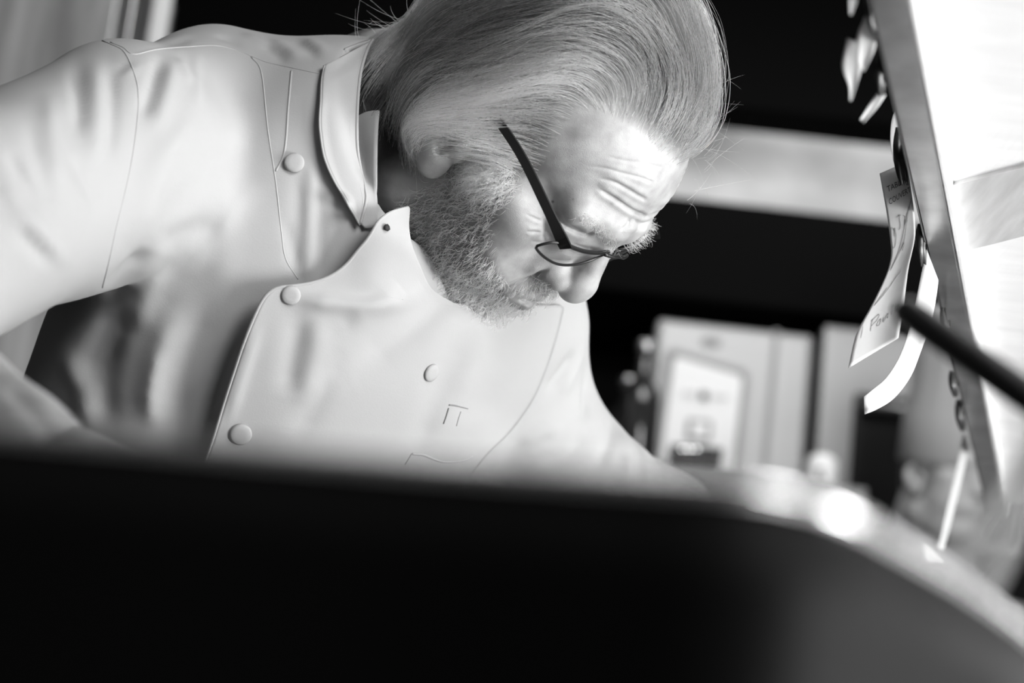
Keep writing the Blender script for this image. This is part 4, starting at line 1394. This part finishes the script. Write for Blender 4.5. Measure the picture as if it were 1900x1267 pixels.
# steel tongs standing in the pan, leaning on its rim
R0 = WZ(1796, 1088, ZR + .004)
T0 = P(1908, 895, w2c(R0)[2] + .01)
B0 = R0 - (T0 - R0) * (ZR + .004 - CZ - .012) / (T0[2] - R0[2])
tg = empty('tongs', tuple(B0))
tag(tg, 'blurred steel tongs standing in the black pan, leaning on its rim at the right', 'tongs')
TGO = np.array(tg.location)
T1 = R0 + (T0 - R0) * 1.5
ax_ = (T1 - B0) / np.linalg.norm(T1 - B0)
sd_ = np.cross(ax_, fwd); sd_ /= np.linalg.norm(sd_); dp_ = np.cross(sd_, ax_)
for sg in (-1, 1):
    s_ = np.linspace(0, 1, 16)[:, None]
    q = B0 + (T1 - B0) * s_ + sd_ * sg * (.0055 * (1 - s_ ** 3) + .001) + dp_ * .002 * sg
    w_ = .0030 - .0008 * s_
    V = np.stack([q + sd_ * w_ * a_ + dp_ * .0009 * b2 for a_, b2 in ((-1, -1), (1, -1), (1, 1), (-1, 1))], 1).reshape(-1, 3)
    F_ = [(k * 4 + m_, k * 4 + (m_ + 1) % 4, k * 4 + 4 + (m_ + 1) % 4, k * 4 + 4 + m_) for k in range(15) for m_ in range(4)] + [(3, 2, 1, 0), (60, 61, 62, 63)]
    mesh_obj('tong_arm', V - TGO, F_, mat('satin_steel', .30, .5, .3), tg, smooth=False)
v, f = tube_vf(np.array([T1 - sd_ * .006, T1 + sd_ * .006]) - TGO, .003, 10)
mesh_obj('hinge_pin', v, f, M_STEEL_D, tg)

# ------------------------------------------------------------------ far side of the kitchen
YB = 4.0


def panel(name, L, T, R_, B, y0, y1, m, parent=None, bev=.004, xm=None):
    """upright box whose front face fills the given part of the view at distance y0"""
    cx, cy = (L + R_) / 2, (T + B) / 2
    x0, x1 = W2(L, cy, y0)[0], W2(R_, cy, y0)[0]
    z1, z0 = W2(cx, T, y0)[2], W2(cx, B, y0)[2]
    o = bevel_box(name, (x0, x1, y0, y1, z0, z1), m, parent, bev)
    return o


def thing_panel(name, label, cat, *a, **k):
    return tag(panel(name, *a, **k), label, cat)


M_LITWALL = mat('steel_splashback', .55, .5, .2, noise=(1.5, .12, .95))
thing_panel('extractor_hood', 'long black extractor hood across the top of the kitchen', 'hood', 200, -220, 2500, 196, 4.3, 4.45, M_DARK, bev=.01)
thing_panel('splashback', 'brightly lit brushed steel splashback behind the chef', 'splashback', 300, 100, 2600, 440, 4.62, 4.66, M_LITWALL)
thing_panel('salamander_grill', 'wide black grill unit under the lit splashback', 'grill', 1000, 408, 2300, 596, 3.98, 4.5, M_DARK, bev=.01)
ov = empty('combi_oven', tuple(W2(1350, 950, YB)))
tag(ov, 'steel oven with a tall white control panel, dark gap on its right', 'oven')
OO = np.array(ov.location)
def opart(name, *a, **k):
    o = panel(name, *a, parent=ov, **k)
    for q in o.data.vertices: q.co = Vector(np.array(q.co) - OO)
    return o
M_OVEN = mat('oven_steel', .28, .4, .4, noise=(2, .24, .32))
opart('housing', 1200, 604, 1497, 1010, YB, YB + .5, M_OVEN, bev=.012)


def flat_px(name, poly, y, m, parent, org, th=.004):
    v = np.array([W2(*q, y) for q in poly]) - org
    n = len(v)
    v = np.vstack([v, v + [0, th, 0]])
    f = [tuple(range(n)), tuple(range(2 * n - 1, n - 1, -1))] + [(i, n + i, n + (i + 1) % n, (i + 1) % n) for i in range(n)]
    bm = bmesh.new(); vs = [bm.verts.new(q) for q in v]
    for q in f: bm.faces.new([vs[i] for i in q])
    bmesh.ops.recalc_face_normals(bm, faces=bm.faces)
    me = bpy.data.meshes.new(name); bm.to_mesh(me); bm.free(); me.materials.append(m)
    return link(bpy.data.objects.new(name, me), parent)


def rounded(poly, r):
    out = []
    n = len(poly)
    for i in range(n):
        a, b_, d = (np.array(poly[k % n], float) for k in (i - 1, i, i + 1))
        p0, p1 = b_ + (a - b_) * r / np.linalg.norm(a - b_), b_ + (d - b_) * r / np.linalg.norm(d - b_)
        for t in np.linspace(0, 1, 5): out.append(tuple((1 - t) ** 2 * p0 + 2 * t * (1 - t) * b_ + t * t * p1))
    return out


M_GREYTRIM = mat('grey_trim', .22, .5)
M_PANELW = mat('control_panel_white', .72, .35)
flat_px('panel_bezel', rounded([(1238, 643), (1392, 688), (1362, 935), (1206, 915)], 18), YB - .012, M_GREYTRIM, ov, OO, .012)
flat_px('control_panel', rounded([(1252, 660), (1378, 698), (1352, 925), (1218, 908)], 12), YB - .016, M_PANELW, ov, OO, .006)
flat_px('indicator_dial', rounded([(1299, 725), (1314, 727), (1313, 742), (1298, 740)], 6), YB - .022, M_INK, ov, OO)
for q in ([(1266, 724), (1293, 727), (1292, 735), (1265, 732)], [(1318, 730), (1352, 734), (1351, 741), (1317, 737)]):
    flat_px('panel_print', q, YB - .019, mat('pale_print', .55, .6), ov, OO, .003)
flat_px('button_frame', rounded([(1276, 776), (1322, 780), (1319, 818), (1272, 814)], 4), YB - .022, M_GREYTRIM, ov, OO, .006)
flat_px('button_face', rounded([(1284, 783), (1314, 786), (1312, 811), (1281, 808)], 4), YB - .026, M_PANELW, ov, OO, .004)
flat_px('display_slot', [(1246, 824), (1342, 832), (1336, 871), (1238, 862)], YB - .03, M_INK, ov, OO, .014)
M_LED = mat('indicator_light', .8, emit=3.0)
for x in (1268, 1279, 1292):
    flat_px('indicator_light', rounded([(x - 2.2, 830.8), (x + 2.2, 831), (x + 2, 835.4), (x - 2.4, 835.2)], 1.5), YB - .034, M_LED, ov, OO, .002)
flat_px('drain_slot', [(1286, 896), (1342, 900), (1341, 906), (1285, 902)], YB - .02, M_GREYTRIM, ov, OO)
flat_px('badge', rounded([(1303, 624), (1339, 627), (1337, 643), (1301, 640)], 8), YB - .004, M_GREYTRIM, ov, OO)
flat_px('door_seam', [(1436, 612), (1447, 613), (1424, 870), (1413, 869)], YB - .003, M_GREYTRIM, ov, OO, .01)

ov2 = empty('wall_oven', tuple(W2(1620, 950, YB)))
tag(ov2, 'second steel oven with a black glass door, behind the other cook', 'oven')
o2 = np.array(ov2.location)
for nm, a, m, y0, y1 in (('housing', (1514, 622, 1900, 1010), M_OVEN, YB, YB + .5), ('glass_door', (1578, 742, 1890, 990), mat('black_glass', .004, .25, spec=.3), YB - .02, YB)):
    o = panel(nm, *a, y0, y1, m, parent=ov2, bev=.01)
    for q in o.data.vertices: q.co = Vector(np.array(q.co) - o2)
hz_ = W2(1600, 750, YB - .05)
v, f = tube_vf(np.array([hz_, hz_ + [.24, 0, 0]]) - o2, .009, 10)
mesh_obj('door_handle', v, f, M_STEEL_D, ov2)

bz = W2(1420, 905, 3.55)[2]
bc = tag(bevel_box('back_counter', (W2(1000, 920, 3.5)[0], W2(1600, 920, 3.5)[0], 3.45, 3.97, bz - .06, bz), mat('counter_steel', .14, .5, .3), None, .006), 'steel counter top in front of the ovens', 'counter')
tag(bevel_box('under_counter_cabinet', (W2(1000, 920, 3.5)[0] + .02, W2(1500, 920, 3.5)[0], 3.5, 3.97, 0, bz - .06), mat('cabinet_grey', .15, .5), None, .006), 'dull steel cabinet under the back counter', 'cabinet')

# white canister on the back counter
kp = W2(1518, 960, 3.6)
can = empty('canister', (kp[0], 3.6, bz))
tag(can, 'white round-topped canister with a printed mark on the back counter', 'canister')
rr = abs(W2(1547, 900, 3.6)[0] - W2(1489, 900, 3.6)[0]) / 2
zt = W2(1518, 842, 3.6)[2] - bz
v, f = [], []
prof = [(.0, 0), (.96, 0), (1, .01), (1, zt * .78), (.97, zt * .84), (.80, zt * .93), (.5, zt * .985), (.0, zt)]
for s, z in prof:
    for j in range(24): v.append((rr * s * math.cos(j * math.tau / 24), rr * s * math.sin(j * math.tau / 24), z))
for i in range(len(prof) - 1): f += [(i * 24 + j, i * 24 + (j + 1) % 24, i * 24 + 24 + (j + 1) % 24, i * 24 + 24 + j) for j in range(24)]
mesh_obj('can_body', v, f, M_WHITE, can)
CO = np.array(can.location)
for q in ([(1522, 868), (1528, 869), (1517, 890), (1511, 889)], [(1516, 869), (1522, 869), (1533, 890), (1527, 891)], [(1510, 912), (1530, 914), (1529, 922), (1509, 920)], [(1500, 935), (1540, 939), (1540, 943), (1500, 939)]):
    flat_px('printed_mark', q, 3.6 - rr - .003, M_GREYTRIM, can, CO, .002)

# dark bottles left of the ovens
for px_, top_, y_, lb in ((1176, 632, 3.62, 'tall dark glass bottle with a pale cap left of the white control panel'), (1150, 700, 3.72, 'shorter dark glass bottle behind the tall one')):
    b0 = W2(px_, 880, y_)
    bo = empty('bottle', (b0[0], y_, bz))
    tag(bo, lb, 'bottle', 'dark bottles on the back counter')
    hh = W2(px_, top_, y_)[2] - bz
    prof = [(0, 0), (.034, 0), (.037, .006), (.037, hh * .55), (.03, hh * .66), (.014, hh * .76), (.013, hh * .93)]
    v, f = [], []
    for s, z in prof:
        for j in range(20): v.append((s * math.cos(j * math.tau / 20), s * math.sin(j * math.tau / 20), z))
    for i in range(len(prof) - 1): f += [(i * 20 + j, i * 20 + (j + 1) % 20, i * 20 + 20 + (j + 1) % 20, i * 20 + 20 + j) for j in range(20)]
    mesh_obj('glass', v, f, mat('dark_bottle_glass', .02, .12, spec=.6), bo)
    v, f = tube_vf(np.array([(0, 0, hh * .92), (0, 0, hh)]), .016, 16)
    mesh_obj('cap', v, f, M_STEEL, bo)

# upper left: steel door, gap and pale post
fr_ = empty('fridge', tuple(W2(120, 300, 2.9)))
tag(fr_, 'tall grey steel fridge door blurred behind the chef\'s shoulder', 'fridge')
fo = np.array(fr_.location); 
zt_, xL, xR = 2.4, W2(-500, 100, 2.9)[0], W2(226, 100, 2.9)[0]
for nm, e, m in (('cabinet', (xL, xR - .05, 2.94, 3.5, 0.02, zt_), M_STEEL_D), ('door', (xL + .01, xR - .02, 2.9, 2.938, .12, zt_ - .02), mat('fridge_steel', .5, .42, .3, noise=(5, .22, .58, (5, 1, .5))))):
    o = bevel_box(nm, e, m, fr_, .006)
    for q in o.data.vertices: q.co = Vector(np.array(q.co) - fo)
for nm, x, lb, m in (('trim_1', 243, None, M_STEEL_D),):
    X = W2(x, 40, 2.92)[0]
    o = bevel_box('door_edge', (X - .006, X + .004, 2.9, 2.938, .12, zt_ - .02), M_STEEL, fr_, .002)
    for q in o.data.vertices: q.co = Vector(np.array(q.co) - fo)
X = W2(293, 40, 3.1)[0]
tag(bevel_box('post', (X - .013, X + .013, 3.1, 3.13, 0, 2.6), M_WHITE, None, .004), 'pale upright post right of the blurred fridge', 'post')

# ------------------------------------------------------------------ second cook in the background
HD2 = P(1766, 890, 3.55)
cook = empty('person', (HD2[0], HD2[1], 0))
tag(cook, 'cook in a tall white hat standing behind the hanging tickets', 'person')
K0 = np.array(cook.location)
yaw2 = math.radians(205)                      # facing the camera and a little left
RY = np.array([[math.cos(yaw2), -math.sin(yaw2), 0], [math.sin(yaw2), math.cos(yaw2), 0], [0, 0, 1]])
tl = math.radians(-12)
RX = np.array([[1, 0, 0], [0, math.cos(tl), -math.sin(tl)], [0, math.sin(tl), math.cos(tl)]])
NECKB_save = NECKB
NECKB = np.array([0., -45., -110.])
v2, f2, _ = mesh_sdf(head_f, (-.105, -.125, -.16), (.105, .145, .14), .0045)
NECKB = NECKB_save
hz2 = HD2[2]
head2 = (v2 @ RX.T) @ RY.T + [0, 0, hz2]


def body2_f(p):
    q = p @ RY                                  # right? local: x side, y forward
    s = np.concatenate([np.abs(q[..., :1]), q[..., 1:]], -1).astype(p.dtype)
    z = hz2
    d = ell(s, (0, -.03, z - .40), (.18, .12, .28))
    d = smin(d, ell(s, (0, -.03, z - .72), (.17, .13, .25)), .06)
    d = smin(d, cone(s, (0, -.04, z - .13), (0, -.04, z - .25), .062, .085), .03)
    d = smin(d, cone(s, (.0, -.04, z - .22), (.17, -.04, z - .25), .06, .065), .04)
    d = smin(d, cone(s, (.18, -.04, z - .26), (.22, .0, z - .52), .062, .048), .03)
    d = smin(d, cone(s, (.22, .0, z - .52), (.13, .22, z - .60), .048, .036), .02)
    return d


def hand2_f(p):
    s = np.concatenate([np.abs(p[..., :1]), p[..., 1:]], -1).astype(p.dtype)
    z = hz2
    d = cone(s, (.13, .22, z - .60), (.11, .26, z - .61), .026, .025)
    d = smin(d, ell(s, (.10, .30, z - .615), (.038, .045, .016)), .01)
    for k in range(4):
        a, m = (.125 - .018 * k, .33, z - .615), (.125 - .02 * k, .372 - .004 * abs(k - 1.2), z - .63)
        d = smin(d, cone(s, a, m, .009, .0085), .005)
        d = smin(d, cone(s, m, (.125 - .02 * k, .385, z - .655), .0085, .007), .004)
    return smin(d, cone(s, (.072, .29, z - .615), (.05, .335, z - .63), .0105, .008), .006)


def legs2_f(p):
    s = np.concatenate([np.abs((p @ RY)[..., :1]), (p @ RY)[..., 1:]], -1).astype(p.dtype)
    d = ell(s, (0, -.03, hz2 - .88), (.17, .125, .14))
    d = smin(d, cone(s, (.09, -.03, hz2 - .95), (.10, -.01, .50), .09, .068), .03)
    return smin(d, cone(s, (.10, -.01, .50), (.11, -.04, .07), .068, .055), .02)


def shoes2_f(p):
    s = np.concatenate([np.abs((p @ RY)[..., :1]), (p @ RY)[..., 1:]], -1).astype(p.dtype)
    return smax(ell(s, (.11, .02, .03), (.045, .14, .05)), -(s[..., 2] - .002), .004)


jv2, jf2, _ = mesh_sdf(body2_f, (-.4, -.4, hz2 - 1.0), (.4, .4, hz2 - .05), .010)
hv2, hf2, _ = mesh_sdf(hand2_f, (-.2, .15, hz2 - .70), (.2, .42, hz2 - .55), .0045)
hv2 = hv2 @ RY.T
bv2, bf2, _ = mesh_sdf(lambda p: body2_f(p) + .012, (-.4, -.4, hz2 - 1.0), (.4, .4, hz2 - .05), .016, refine=1)
bvv = np.vstack([head2, hv2, bv2]); bff = np.vstack([f2, hf2 + len(head2), bf2 + len(head2) + len(hv2)])
M_SKIN2 = mat('cook_skin', .34, .5)
mesh_obj('body', bvv, bff, M_SKIN2, cook)
mesh_obj('jacket', jv2, jf2, M_CLOTH, cook)
lv2, lf2, _ = mesh_sdf(legs2_f, (-.35, -.35, .03), (.35, .35, hz2 - .7), .014)
mesh_obj('trousers', lv2, lf2, M_TROUSER, cook)
sv2, sf2, _ = mesh_sdf(shoes2_f, (-.3, -.3, -.01), (.3, .3, .12), .009)
mesh_obj('shoe_pair', sv2, sf2, M_BLACK, cook)
# hair under a tall pleated hat
v2h, f2h, _ = mesh_sdf(lambda p: smax(scalp_f(p) - .005, np.maximum(-(p[..., 2] + .03), p[..., 1] + .03), .01), (-.11, -.13, -.12), (.11, .12, .15), .006)
mesh_obj('hair', (v2h @ RX.T) @ RY.T + [0, 0, hz2], f2h, mat('dark_hair', .02, .6), cook)
v, f = [], []
prof = [(.95, .018), (1.0, .022), (1.0, .10), (.93, .15), (.96, .19), (1.0, .26), (.92, .29), (.5, .30), (0, .30)]
for s, z in prof:
    for j in range(64):
        w = j * math.tau / 64
        r = s * (1 + (.018 * math.cos(w * 16) if z > .13 else 0))
        v.append(np.array([.084 * r * math.cos(w), .108 * r * math.sin(w) - .012 - .1 * (z - .06), z]))
for i in range(len(prof) - 1): f += [(i * 64 + j, i * 64 + (j + 1) % 64, i * 64 + 64 + (j + 1) % 64, i * 64 + 64 + j) for j in range(64)]
mesh_obj('hat', (np.array(v) @ RX.T) @ RY.T + [0, 0, hz2], f, M_CLOTH, cook)
